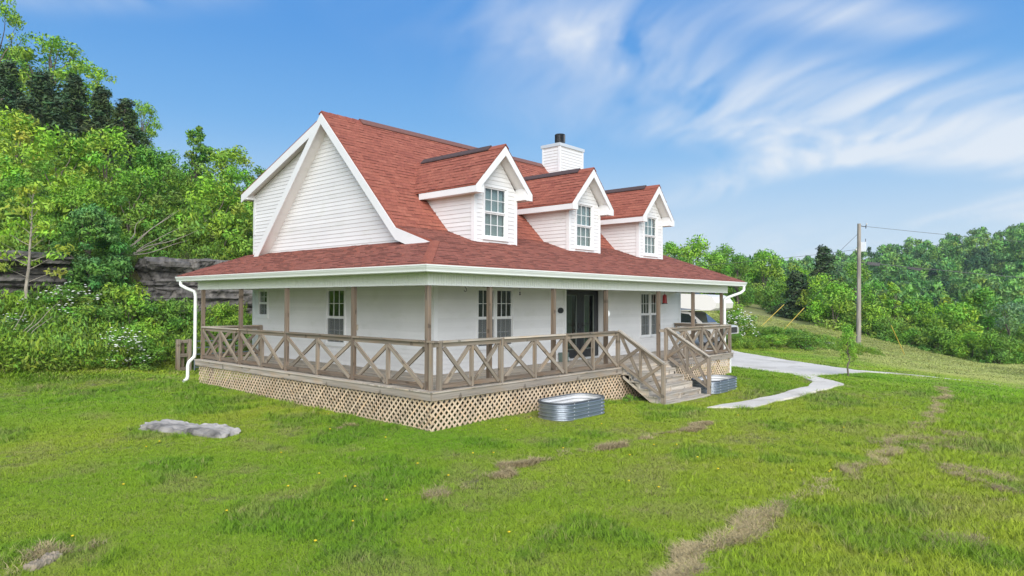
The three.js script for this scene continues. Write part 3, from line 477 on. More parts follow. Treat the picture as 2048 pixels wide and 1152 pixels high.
// ---- chimney
{
  const x0 = 11.55, x1 = 13.05, z0 = -6.65, z1 = -5.8, top = 7.72;
  lapWall(partGroup(house, 'chimney_wall'), (a, y, o) => V3(x0 - o, y, a), [[z0, 6.9], [z0, top], [z1, top], [z1, 6.1]], [], 0.113, 0.06, 6.1);
  lapWall(partGroup(house, 'chimney_wall'), (a, y, o) => V3(a, y, z1 + o), [[x0, 6.1], [x0, top], [x1, top], [x1, 6.1]], [], 0.113, 0.06, 6.1);
  part(house, 'chimney_wall', [bx(x0, x1, 6.7, top, z0 - 0.02, z0 - 0.002), bx(x1, x1 + 0.02, 6.1, top, z0, z1)], M.siding[1]);
  part(house, 'corner_board', [bx(x0 - 0.026, x0 + 0.06, 6.15, top, z1 + 0.0165, z1 + 0.026), bx(x0 - 0.026, x0 - 0.0165, 6.15, top, z1 - 0.06, z1 + 0.016), bx(x1 - 0.05, x1 + 0.02, 6.2, top, z1 + 0.0165, z1 + 0.026), bx(x0 - 0.026, x0 - 0.0165, 7, top, z0, z0 + 0.06)], M.trim);
  part(house, 'chimney_cap', [bx(x0 - 0.05, x1 + 0.06, top, top + 0.115, z0 - 0.05, z1 + 0.05), bx(x0 - 0.02, x1 + 0.03, top + 0.115, top + 0.13, z0 - 0.02, z1 + 0.02)], std([0.66, 0.69, 0.7], { roughness: 0.4, metalness: 0.3 }));
  const flue = new THREE.CylinderGeometry(0.105, 0.105, 0.3, 20).translate(12.15, top + 0.25, -6.25);
  part(house, 'flue_pipe', flue, M.black);
  const lou = [new THREE.CylinderGeometry(0.2, 0.2, 0.012, 24).translate(12.15, top + 0.3, -6.25), new THREE.CylinderGeometry(0.19, 0.205, 0.03, 24).translate(12.15, top + 0.6, -6.25)];
  for (let i = 0; i < 26; i++) { const a = (i / 26) * Math.PI * 2; lou.push(new THREE.BoxGeometry(0.03, 0.3, 0.012).rotateY(-a + 0.5).translate(12.15 + Math.cos(a) * 0.19, top + 0.45, -6.25 + Math.sin(a) * 0.19)); }
  part(house, 'flue_cowl', [...lou, new THREE.CylinderGeometry(0.15, 0.15, 0.28, 18).translate(12.15, top + 0.45, -6.25)], M.black);
}
// the 300 shingles that show largest are pieces of their own, the rest of each roof is one field
tabs.sort((a, b) => b.big - a.big);
{
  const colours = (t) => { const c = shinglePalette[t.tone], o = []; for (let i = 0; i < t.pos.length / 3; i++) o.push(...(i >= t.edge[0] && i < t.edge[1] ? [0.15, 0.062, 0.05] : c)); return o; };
  const rest = new Map(), put = (t) => { if (!rest.has(t.roofPart)) rest.set(t.roofPart, { pos: [], uv: [], col: [] }); const r = rest.get(t.roofPart); for (const v of t.pos) r.pos.push(v); for (const v of t.uv) r.uv.push(v); r.col.push(...colours(t)); };
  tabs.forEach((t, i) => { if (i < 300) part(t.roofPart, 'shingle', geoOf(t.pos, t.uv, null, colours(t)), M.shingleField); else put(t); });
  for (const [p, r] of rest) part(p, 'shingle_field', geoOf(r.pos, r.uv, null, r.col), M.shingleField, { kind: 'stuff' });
}

// ---------------------------------------------------------------- porch deck, posts, railings, lattice
const porch = thing('porch_deck', 'weathered wooden wraparound porch deck with crossed railings and tan lattice skirt', 'porch', [0.5, -0.77, -0.5]);
const DWid = 14.02, DDep = 10.66;
{
  const n = 16, w = 2.27 / n;
  for (let i = 0; i < n; i++) part(porch, 'deck_board', bx(0, DWid, -0.028 + R0() * 0.002, R0() * 0.002, -i * w - w + 0.006, -i * w), pick(M.deck));
  const m = 14, v = 2.06 / m;
  for (let i = 0; i < m; i++) part(porch, 'deck_board', bx(i * v, i * v + v - 0.006, -0.028 + R0() * 0.002, R0() * 0.002, -DDep, -2.275), pick(M.deck));
  const rims = [[0.02, 4.9, 0], [4.905, 9.7, 0], [9.705, DWid - 0.02, 0]];
  for (const [a, b] of rims) part(porch, 'rim_board', bx(a, b, -0.172, -0.03, -0.058, -0.02), pick(M.rim));
  for (const [a, b] of [[-0.06, -3.8], [-3.805, -7.3], [-7.305, -DDep + 0.02]]) part(porch, 'rim_board', bx(0.02, 0.058, -0.172, -0.03, b, a), pick(M.rim));
  part(porch, 'rim_board', bx(DWid - 0.058, DWid - 0.02, -0.172, -0.03, -2.25, -0.06), M.rim[0]);
  part(porch, 'rim_board', bx(0.06, 2.05, -0.172, -0.03, -DDep + 0.02, -DDep + 0.058), M.rim[0]);
  for (let x = 0.4; x < 13.9; x += 0.8) part(porch, 'joist', bx(x, x + 0.038, -0.17, -0.03, -2.24, -0.06), M.rim[0]);
  for (let z = -2.6; z > -10.5; z -= 0.8) part(porch, 'joist', bx(0.06, 2.05, -0.17, -0.03, z, z + 0.038), M.rim[0]);
}
const frontPostX = [0.2, 1.97, 4.24, 6.53, 9.36, 11.62, 13.78], leftPostZ = [-2.86, -5.73, -8.17, -10.55];
for (const x of frontPostX) part(porch, 'post', bx(x - 0.045, x + 0.045, 0, 2.086, -0.4, -0.31), pick(M.post));
for (const z of leftPostZ) part(porch, 'post', bx(0.155, 0.245, 0, 2.086, z - 0.045, z + 0.045), pick(M.post));
function railPost(x, z, h = 0.97) { part(porch, 'rail_post', bx(x - 0.045, x + 0.045, 0, h, z - 0.045, z + 0.045), pick(M.rail)); }
function railing(p, q, stile = true) { // p, q at deck level
  const d = q.clone().sub(p).normalize(), up = (v, y) => V3(v.x, y, v.z), n = V3(-d.z, 0, d.x);
  part(porch, 'top_rail', beam(up(p, 0.9), up(q, 0.9), 0.038, 0.088), pick(M.rail));
  part(porch, 'rail_cap', beam(up(p, 0.964), up(q, 0.964), 0.13, 0.036), pick(M.deck.concat(M.rail)));
  part(porch, 'bottom_rail', beam(up(p, 0.085), up(q, 0.085), 0.038, 0.088), pick(M.post));
  const m = p.clone().add(q).multiplyScalar(0.5), halves = stile ? [[p, m], [m, q]] : [[p, q]];
  if (stile) part(porch, 'stile', beam(up(m, 0.01), up(m, 0.855), 0.05, 0.085, n), pick(M.rail));
  for (const [a, b] of halves) {
    const A = a.clone().addScaledVector(d, 0.05), B = b.clone().addScaledVector(d, -0.05);
    for (const [y0, y1, o] of [[0.84, 0.05, 0.021], [0.05, 0.84, -0.02]]) part(porch, 'cross_brace', beam(up(A, y0).addScaledVector(n, o), up(B, y1).addScaledVector(n, o), 0.038, 0.085), pick(M.rail.concat(M.rail[2])));
  }
}
const fr = -0.12, railX = [0.3, 2.09, 4.4, 6.76], railXR = [9.4, 11.75, 13.93];
for (const x of [...railX, ...railXR]) railPost(x, fr);
for (const L of [railX, railXR]) for (let i = 0; i + 1 < L.length; i++) railing(V3(L[i] + 0.045, 0, fr), V3(L[i + 1] - 0.045, 0, fr));
part(porch, 'rail_post', bx(0.12, 0.158, 0, 0.94, -0.24, -0.15), M.rail[1]);
part(porch, 'top_rail', beam(V3(0.15, 0.9, fr + 0.0), V3(0.255, 0.9, fr), 0.038, 0.085), M.rail[0]); part(porch, 'rail_cap', bx(0.11, 0.25, 0.946, 0.982, -0.3, -0.06), M.rail[1]);
{ const zs = [-0.35, ...leftPostZ]; for (let i = 0; i + 1 < zs.length; i++) railing(V3(0.19, 0, zs[i] - 0.045), V3(0.19, 0, zs[i + 1] + 0.045)); }
railing(V3(0.26, 0, -10.56), V3(2.05, 0, -10.56)); railPost(2.0, -10.5);
railing(V3(13.93, 0, fr - 0.05), V3(13.93, 0, -2.24));
part(porch, 'top_rail', beam(V3(9.3, 0.9, -0.3), V3(9.4, 0.9, -0.15), 0.038, 0.085), M.rail[0]);
function lattice(map, a0, a1, top, foot) { // two layers of crossed slats
  const g = partGroup(porch, 'lattice_panel'), P = 0.147, H = top - foot;
  for (const s of [1, -1]) for (let a = a0 - H + (s > 0 ? 0 : 0.03); a < a1 + H; a += P) {
    let p = [a, s > 0 ? foot : top], q = [a + H, s > 0 ? top : foot];
    const cut = (u) => { const t = (u - p[0]) / (q[0] - p[0]); return [u, mix(p[1], q[1], t)]; };
    if (q[0] < a0 + 0.03 || p[0] > a1 - 0.03) continue; if (p[0] < a0) p = cut(a0); if (q[0] > a1) q = cut(a1);
    const o = s > 0 ? 0 : -0.008, A = map(p[0], p[1], o), B = map(q[0], q[1], o), n = map(0, 0, 1).sub(map(0, 0, 0));
    part(g, 'lattice_slat', beam(A, B, 0.041, 0.007, n), pick(M.lattice));
  }
}
lattice((a, y, o) => V3(0.075 - o, y, a), -10.5, -0.08, -0.172, -0.84); lattice((a, y, o) => V3(a, y, -0.085 + o), 0.085, 6.7, -0.172, -0.9); lattice((a, y, o) => V3(a, y, -0.085 + o), 6.72, 13.85, -0.172, -0.95);
part(porch, 'corner_post', bx(13.86, 13.94, -0.95, -0.172, -0.16, -0.07), M.trim);
for (const [x, z] of [[0.22, -0.3], [4.2, -0.3], [8.9, -0.3], [13.4, -0.3], [0.22, -5.5], [0.22, -10]]) part(porch, 'footing_post', bx(x - 0.045, x + 0.045, -1, -0.172, z - 0.045, z + 0.045), M.post[0]);

// ---------------------------------------------------------------- porch stairs
const stairs = thing('porch_stairs', 'weathered wooden front steps with crossed railings leading up to the porch', 'stairs', [8.05, -0.9, 0.6]);
{
  const x0 = 6.84, x1 = 9.32, st = [[-0.17, 0.24], [-0.345, 0.505], [-0.52, 0.77], [-0.69, 1.03], [-0.855, 1.3]];
  st.forEach(([y, z], i) => {
    for (const [a, b] of [[z - 0.29, z - 0.148], [z - 0.142, z]]) part(stairs, 'tread', bx(x0 - 0.03, x1, y - 0.036, y, a, b), pick(M.stair));
    part(stairs, 'riser', bx(x0, x1 - 0.03, i < 4 ? st[i + 1][0] + 0.001 : -1.0, y - 0.037, z - 0.06, z - 0.035), pick(M.stair));
  });
  part(stairs, 'riser', bx(x0, x1 - 0.03, -0.169, -0.03, -0.018, -0.001), M.stair[1]);
  const saw = (x) => { const p = [V3(x, -0.04, -0.018)]; let py = -0.04; for (const [y, z] of st) { p.push(V3(x, py, z - 0.262 + 0.0), V3(x, y - 0.037, z - 0.262)); py = y - 0.037; } p.push(V3(x, py, 1.24), V3(x, -1.0, 1.24), V3(x, -0.98, 1.0), V3(x, -0.3, -0.018)); return p; };
  for (const x of [x0 + 0.002, 8.05, x1 - 0.042]) part(stairs, 'stringer', slab(saw(x).filter((v, i, a) => !i || v.distanceTo(a[i - 1]) > 0.001), V3(0.038, 0, 0)), pick(M.stair));
  for (const x of [6.76, 9.4]) {
    part(stairs, 'newel_post', bx(x - 0.045, x + 0.045, -1.05, 0.16, 1.2, 1.29), M.rail[2]);
    part(stairs, 'hand_rail', beam(V3(x, 0.93, -0.06), V3(x, 0.13, 1.2), 0.038, 0.088), pick(M.rail)); part(stairs, 'rail_cap', beam(V3(x, 0.995, -0.08), V3(x, 0.19, 1.26), 0.12, 0.036), pick(M.stair));
    part(stairs, 'bottom_rail', beam(V3(x, 0.12, -0.06), V3(x, -0.66, 1.2), 0.038, 0.088), pick(M.rail));
    part(stairs, 'stile', beam(V3(x, -0.24, 0.575), V3(x, 0.49, 0.575), 0.045, 0.085, V3(1, 0, 0)), pick(M.rail));
    for (const [za, ya0, ya1, zb, yb0, yb1] of [[-0.06, 0.12, 0.9, 0.53, -0.2, 0.52], [0.62, -0.28, 0.46, 1.2, -0.62, 0.12]]) {
      part(stairs, 'cross_brace', beam(V3(x + 0.021, ya1, za), V3(x + 0.021, yb0, zb), 0.036, 0.085), pick(M.rail));
      part(stairs, 'cross_brace', beam(V3(x - 0.02, ya0, za), V3(x - 0.02, yb1, zb), 0.036, 0.085), pick(M.rail));
    }
  }
}

// ---------------------------------------------------------------- small things on and round the porch
single('door_plaque', 'small black oval plaque on the white wall left of the front door', 'plaque', [new THREE.CylinderGeometry(0.5, 0.5, 1, 32).rotateX(Math.PI / 2).scale(0.26, 0.17, 0.018).translate(7.02, 1.5, ZF + 0.024), new THREE.TorusGeometry(0.5, 0.03, 8, 40).scale(0.245, 0.155, 0.2).translate(7.02, 1.5, ZF + 0.034)], M.black);
{
  const t = thing('red_lantern', 'small red lantern with black base hanging by the right-hand front window', 'lantern', [12.93, 1.68, -2.1]);
  part(t, 'lamp_body', [new THREE.CylinderGeometry(0.07, 0.085, 0.26, 16).translate(12.93, 1.85, -2.1), new THREE.ConeGeometry(0.09, 0.07, 16).translate(12.93, 2.015, -2.1)], std([0.45, 0.02, 0.02], { roughness: 0.35 }));
  part(t, 'base', new THREE.CylinderGeometry(0.1, 0.1, 0.03, 16).translate(12.93, 1.705, -2.1), M.black);
  part(t, 'hanger', pipe([V3(12.93, 2.04, -2.1), V3(12.93, 2.15, -2.1), V3(12.93, 2.335, -2.1)], 0.005, 6), M.dark);
}
single('plant_hook', 'black S-shaped plant hook under the porch beam near the corner post', 'hook', pipe([V3(1.23, 2.1, -0.36), V3(1.235, 2.06, -0.36), V3(1.27, 2.03, -0.36), V3(1.27, 1.99, -0.36), V3(1.23, 1.97, -0.36), V3(1.2, 2.0, -0.36)], 0.007, 6, 0.5), M.dark);
{
  const t = thing('wind_chime', 'thin wind chime hanging from the porch ceiling between two front posts', 'wind chime', [3.1, 1.86, -0.45]);
  part(t, 'cord', pipe([V3(3.1, 2.335, -0.45), V3(3.1, 2.2, -0.45), V3(3.1, 2.02, -0.45)], 0.004, 5), M.dark); part(t, 'striker', [new THREE.ConeGeometry(0.025, 0.05, 10).translate(3.1, 1.98, -0.45), new THREE.SphereGeometry(0.02, 10, 8).translate(3.1, 1.93, -0.45)], M.dark);
}
single('outlet_box', 'small white outlet box on the porch post right of the door', 'outlet box', [bx(6.58, 6.66, 1.37, 1.52, -0.41, -0.33), bx(6.6, 6.73, 1.4, 1.47, -0.4, -0.36)], M.trim);
single('outlet_box', 'small beige outlet box on the left wall behind a porch post', 'outlet box', [bx(XL - 0.06, XL - 0.017, 0.98, 1.12, -5.42, -5.32), bx(XL - 0.09, XL - 0.06, 1.0, 1.1, -5.41, -5.33)], std([0.5, 0.46, 0.36]));
single('storage_box', 'small grey-green box on the porch floor left of the door', 'box', [bx(6.9, 7.12, 0.003, 0.24, -2.24, -2.04), bx(6.89, 7.13, 0.24, 0.27, -2.25, -2.03)], std([0.12, 0.17, 0.15]));
single('door_stop', 'small white block on the porch floor at the door', 'door stop', [bx(7.42, 7.5, 0.022, 0.09, -2.4, -2.3), bx(7.43, 7.49, 0.09, 0.12, -2.39, -2.33)], M.trim);

// corrugated raised beds
function bed(cx, cz, L, W, label) {
  const y0 = ground(cx, cz) - 0.02, H = 0.385, r = 0.36, t = thing('raised_bed', label, 'raised bed', [cx, y0, cz], 'galvanised raised beds in front of the porch'), ring = [];
  const hx = L / 2 - r, hz = W / 2 - r;
  for (const [sx, sz, a0] of [[1, 1, 0], [-1, 1, 1], [-1, -1, 2], [1, -1, 3]]) for (let i = 0; i <= 10; i++) { const a = (a0 + i / 10) * Math.PI / 2; ring.push([sx * hx + Math.cos(a) * r, sz * hz + Math.sin(a) * r, Math.cos(a), Math.sin(a)]); }
  const n = ring.length, rows = 60, wall = (off, inner) => { const pos = [], uv = [], idx = []; for (let j = 0; j <= rows; j++) for (let i = 0; i <= n; i++) { const [x, z, nx, nz] = ring[i % n], v = j / rows, w = 0.02 * Math.sin(v * Math.PI * 2 * 5 - 1.2) + off; pos.push(cx + x + nx * w, y0 + v * H, cz + z + nz * w); uv.push(i * 0.08, v * H); } for (let j = 0; j < rows; j++) for (let i = 0; i < n; i++) { const a = j * (n + 1) + i, b = a + 1, c = a + n + 1, d = c + 1; idx.push(...(inner ? [a, b, c, b, d, c] : [a, c, b, b, c, d])); } const g = new THREE.BufferGeometry(); g.setAttribute('position', new THREE.Float32BufferAttribute(pos, 3)); g.setAttribute('uv', new THREE.Float32BufferAttribute(uv, 2)); g.setIndex(idx); g.computeVertexNormals(); return g; };
  part(t, 'corrugated_wall', [wall(0, false)], M.galv); part(t, 'liner', [wall(-0.03, true)], M.liner);
  const path = new THREE.CatmullRomCurve3(ring.map(([x, z]) => V3(cx + x, y0 + H + 0.006, cz + z)), true, 'catmullrom', 0.1);
  part(t, 'rim', new THREE.TubeGeometry(path, 120, 0.014, 8, true), std([0.12, 0.13, 0.14], { roughness: 0.5 }));
  const bolts = []; for (let k = 0; k < 5; k++) for (const x of [-hx, 0, hx]) bolts.push(new THREE.CylinderGeometry(0.009, 0.009, 0.012, 8).rotateX(Math.PI / 2).translate(cx + x, y0 + 0.06 + k * H / 5, cz + W / 2 + 0.016));
  part(t, 'bolts', bolts, M.trim, { kind: 'stuff' });
  const s = new THREE.Shape(ring.map(([x, z]) => new THREE.Vector2(x * 0.985, z * 0.985))); part(t, 'bed_fill', new THREE.ShapeGeometry(s).rotateX(Math.PI / 2).translate(cx, y0 + H - 0.25, cz), std([0.5, 0.48, 0.45], { map: dirt }));
}
bed(3.42, 0.82, 1.75, 0.86, 'corrugated metal raised bed left of the porch steps'); bed(10.48, 0.9, 1.8, 0.86, 'corrugated metal raised bed right of the porch steps');

// rocks
function rockGeo(w, h, d, seed, strata = 0, seg = [20, 8, 12], craggy = 0) {
  const g = new THREE.BoxGeometry(1, 1, 1, ...seg).toNonIndexed(), p = g.attributes.position, uv = [];
  for (let i = 0; i < p.count; i++) {
    let x = p.getX(i), y = p.getY(i), z = p.getZ(i);
    const rr = Math.pow(Math.pow(Math.abs(x * 2), 6) + Math.pow(Math.abs(y * 2), 6) + Math.pow(Math.abs(z * 2), 6), 1 / 6), sc = rr > 0 ? mix(1, Math.max(Math.abs(x * 2), Math.abs(y * 2), Math.abs(z * 2)) / rr, 0.9) : 1;
    x *= sc; y *= sc; z *= sc;
    const n = fbm(x * 4 + seed * 3.1 + y * 2, z * 4 + seed * 1.7 + y * 3, 4, seed) - 0.5, m = fbm(x * 12 + seed, z * 12 + y * 9, 3, seed + 5) - 0.5, st = strata ? (hash2(Math.floor((y + 0.5) * strata), seed) - 0.5) * 0.3 : 0;
    const f = 1 + n * 0.34 + m * 0.12; x *= f + st * 0.3; z *= f + st; y *= 1 + n * 0.5 + m * 0.2; if (craggy) y += craggy * (fbm(x * 22 + seed, z * 9 + seed, 4, seed + 9) - 0.5 - 0.5 * Math.exp(-(((x - 0.02) / 0.07) ** 2)));
    p.setXYZ(i, x * w, y * h, z * d); uv.push(x * w + z * d * 0.4, y * h + z * d * 0.8);
  }
  g.setAttribute('uv', new THREE.Float32BufferAttribute(uv, 2)); g.computeVertexNormals(); return g;
}
{
  const slabs = [[2.2, 0.34, 0.66, 3]].map(([w, h, d, s]) => rockGeo(w, h, d, s, 0, [64, 6, 30], 0.16));
  const g = slabs[0]; g.rotateY(-1.24).translate(-3.1, ground(-3.1, -3.5) - 0.06, -3.5);
  single('lawn_rock', 'flat pale grey rock slab lying in the left lawn', 'rock', g, M.rockPale);
  const s = rockGeo(0.36, 0.14, 0.15, 9, 0, [20, 7, 10], 0.3).rotateY(0.6).translate(-6.72, ground(-6.72, 1.85) + 0.0, 1.85);
  single('ground_stone', 'small tan stone in the grass at the bottom left corner', 'stone', s, std([0.42, 0.35, 0.26], { map: rockTex, bumpMap: rockBump, bumpScale: 0.02 }));
  for (const [x, z, w, l] of [[35.2, -5.0, 1.7, 'upper grey boulder lying in the hay slope left of the pole'], [34.6, -3.1, 1.5, 'lower grey boulder lying in the hay slope left of the pole']]) single('field_boulder', l, 'boulder', rockGeo(w, 0.5, 0.8, Math.round(x * 7), 0, [16, 6, 10]).rotateY(0.5).translate(x, ground(x, z) + 0.05, z), M.rockPale);
}
{ // layered limestone ledge in the bank
  const t = thing('rock_ledge', 'dark layered limestone ledge in the bank behind the lawn', 'rock ledge', [2, 1.2, -20.4]), r = rng(77);
  for (const [x0, x1, base, n] of [[-5.6, -1.3, 2.0, 4], [1.5, 8.8, 1.1, 6]]) for (let k = 0; k < n; k++) {
    const h = 0.36 + r() * 0.26, y = base + k * 0.43; let x = x0 + r() * 0.8;
    while (x < x1) { const w = 1.3 + r() * 1.9, d = 1.5 + r() * 0.8, z = -19.95 + 0.06 * (x - 2) - k * 0.12 + (r() - 0.5) * 0.5 + (k === n - 1 ? 0.35 : 0); part(t, 'rock_slab', rockGeo(w * 1.1, h * 1.12, d, Math.floor(r() * 900) + 5, 4, [18, 6, 10]).rotateY((r() - 0.5) * 0.25).translate(x + w / 2, y, z), M.rock); x += w * 0.93; }
  }
}
// wooden gate panel and metal tube gate behind the porch
{
  const x = 1.66, z = -15.5, y = ground(x, z), t = thing('wood_gate_panel', 'weathered wooden fence panel at the back corner beside the bank', 'fence panel', [x, y, z]);
  for (const dx of [-0.2, 0.2]) part(t, 'post', bx(x + dx - 0.06, x + dx + 0.06, y - 0.1, y + 1.2, z - 0.06, z + 0.06), pick(M.rail));
  for (const dy of [0.12, 0.62, 1.12]) part(t, 'rail', bx(x - 0.14, x + 0.14, y + dy - 0.06, y + dy + 0.06, z - 0.04, z + 0.04), pick(M.rail));
  part(t, 'board', bx(x - 0.05, x + 0.05, y + 0.02, y + 1.1, z - 0.1, z - 0.062), M.post[1]);
  const q = thing('metal_gate', 'grey metal tube farm gate behind the left porch end', 'gate', [x + 1.6, y, z + 0.1]);
  for (const dx of [0.36, 2.9]) part(q, 'upright', pipe([V3(x + dx, y + 0.05, z + 0.1), V3(x + dx, y + 0.6, z + 0.1), V3(x + dx, y + 1.15, z + 0.1)], 0.03, 8), std([0.16, 0.19, 0.21], { roughness: 0.5, metalness: 0.4 }));
  for (let k = 0; k < 5; k++) part(q, 'tube', pipe([V3(x + 0.36, y + 0.15 + k * 0.24, z + 0.1), V3(x + 1.6, y + 0.15 + k * 0.24, z + 0.1), V3(x + 2.9, y + 0.15 + k * 0.24, z + 0.1)], 0.022, 8), std([0.16, 0.19, 0.21], { roughness: 0.5, metalness: 0.4 }));
}

// ---------------------------------------------------------------- utility pole, wires, guys
const poleAt = V3(42.8, ground(42.8, -3.3), -3.3), poleTop = V3(42.75, 7.32, -3.2);
{
  const t = thing('utility_pole', 'tall weathered wooden utility pole standing in the hay slope', 'utility pole', poleAt.toArray());
  const g = new THREE.CylinderGeometry(0.115, 0.165, 1, 18, 6).translate(0, 0.5, 0).scale(1, poleTop.y - poleAt.y + 0.3, 1); const p = g.attributes.position; for (let i = 0; i < p.count; i++) { const k = p.getY(i) / 9.2; p.setX(i, p.getX(i) + poleAt.x + (poleTop.x - poleAt.x) * k); p.setZ(i, p.getZ(i) + poleAt.z + (poleTop.z - poleAt.z) * k); p.setY(i, p.getY(i) + poleAt.y - 0.3); }
  g.computeVertexNormals(); part(t, 'shaft', g, std([0.42, 0.38, 0.32], { map: rep(woodTex, 2, 0.3), roughness: 0.9 }));
  const bxz = poleTop.clone().add(V3(0.2, 0, 0.22));
  part(t, 'equipment_box', bx(bxz.x - 0.12, bxz.x + 0.12, 5.35, 6.02, bxz.z - 0.15, bxz.z + 0.15), std([0.68, 0.72, 0.76], { roughness: 0.5 }));
  part(t, 'bracket', [pipe([poleTop.clone().add(V3(0.05, -0.15, 0.08)), poleTop.clone().add(V3(0.2, -0.2, 0.22)), poleTop.clone().add(V3(0.3, -0.2, 0.36))], 0.025, 7), pipe([poleTop.clone().add(V3(0.3, -0.34, 0.36)), poleTop.clone().add(V3(0.31, -0.15, 0.36)), poleTop.clone().add(V3(0.34, -0.03, 0.4))], 0.03, 7), pipe([V3(bxz.x, 6.02, bxz.z + 0.12), V3(bxz.x, 6.15, bxz.z + 0.14), V3(bxz.x, 6.25, bxz.z + 0.14)], 0.02, 6)], M.dark);
  part(t, 'insulator', [new THREE.CylinderGeometry(0.05, 0.05, 0.12, 10).translate(poleTop.x - 0.1, 5.5, poleTop.z - 0.18), new THREE.CylinderGeometry(0.05, 0.04, 0.1, 10).translate(poleTop.x + 0.34, poleTop.y - 0.02, poleTop.z + 0.4)], std([0.6, 0.6, 0.58], { roughness: 0.3 }));
}
function wire(name, label, a, b, sag, r = 0.013, group) { const pts = []; for (let i = 0; i <= 10; i++) { const k = i / 10, p = a.clone().lerp(b, k); p.y -= sag * 4 * k * (1 - k); pts.push(p); } return single(name, label, name === 'guy_wire' ? 'guy wire' : 'cable', pipe(pts, r, 6, 0.5), std([0.1, 0.1, 0.1], { roughness: 0.5 }), group); }
wire('power_cable', 'upper overhead cable running right from the pole top toward the far hill', poleTop.clone().add(V3(0.3, -0.2, 0.36)), V3(62, 3.2, 34), 0.5);
wire('power_cable', 'lower overhead cable running right from the pole with a black splice case', V3(42.85, 4.6, -3.1), V3(60, 1.2, 34), 0.5, 0.018);
wire('power_cable', 'overhead cable running left from the pole behind the porch roof', V3(42.7, 5.5, -3.3), V3(38, 5.0, -33), 0.7);
{ const a = V3(43.0, 4.52, -2.75), b = V3(43.35, 4.42, -2.05); single('splice_case', 'black splice case hanging on the lower cable right of the pole', 'splice case', [beam(a, b, 0.2, 0.22), beam(a.clone().add(V3(0.03, 0.05, 0.05)), b.clone().add(V3(-0.03, 0.05, -0.05)), 0.08, 0.12)], M.black); const c = V3(44.2, 4.18, -0.5), d = V3(44.6, 4.06, 0.25); single('splice_case', 'black coil of spare cable hanging further along the lower cable', 'cable coil', [beam(c, d, 0.15, 0.15), beam(c.clone().add(V3(0.1, -0.05, 0.2)), d.clone().add(V3(-0.05, -0.06, -0.1)), 0.13, 0.1)], M.black); }
const yellow = std([0.5, 0.36, 0.05], { roughness: 0.5 });
function guy(top, foot, label) { const d = top.clone().sub(foot).normalize(), t = thing('guy_wire', label, 'guy wire', foot.toArray()); part(t, 'strand', pipe([foot, foot.clone().lerp(top, 0.5), top], 0.012, 6), M.dark); part(t, 'guard', pipe([foot.clone().addScaledVector(d, 0.1), foot.clone().addScaledVector(d, 1.2), foot.clone().addScaledVector(d, 2.4)], 0.024, 8), yellow); }
const gy = (x, z) => V3(x, ground(x, z), z);
guy(V3(42.8, 6.6, -3.3), gy(37.4, -8.2), 'upper left guy wire with yellow guard anchored in the slope'); guy(V3(42.8, 5.4, -3.3), gy(38.2, -7.0), 'lower left guy wire with yellow guard anchored in the slope'); guy(V3(42.8, 5.0, -3.2), gy(45.2, -0.9), 'guy wire with yellow guard anchored right of the pole');

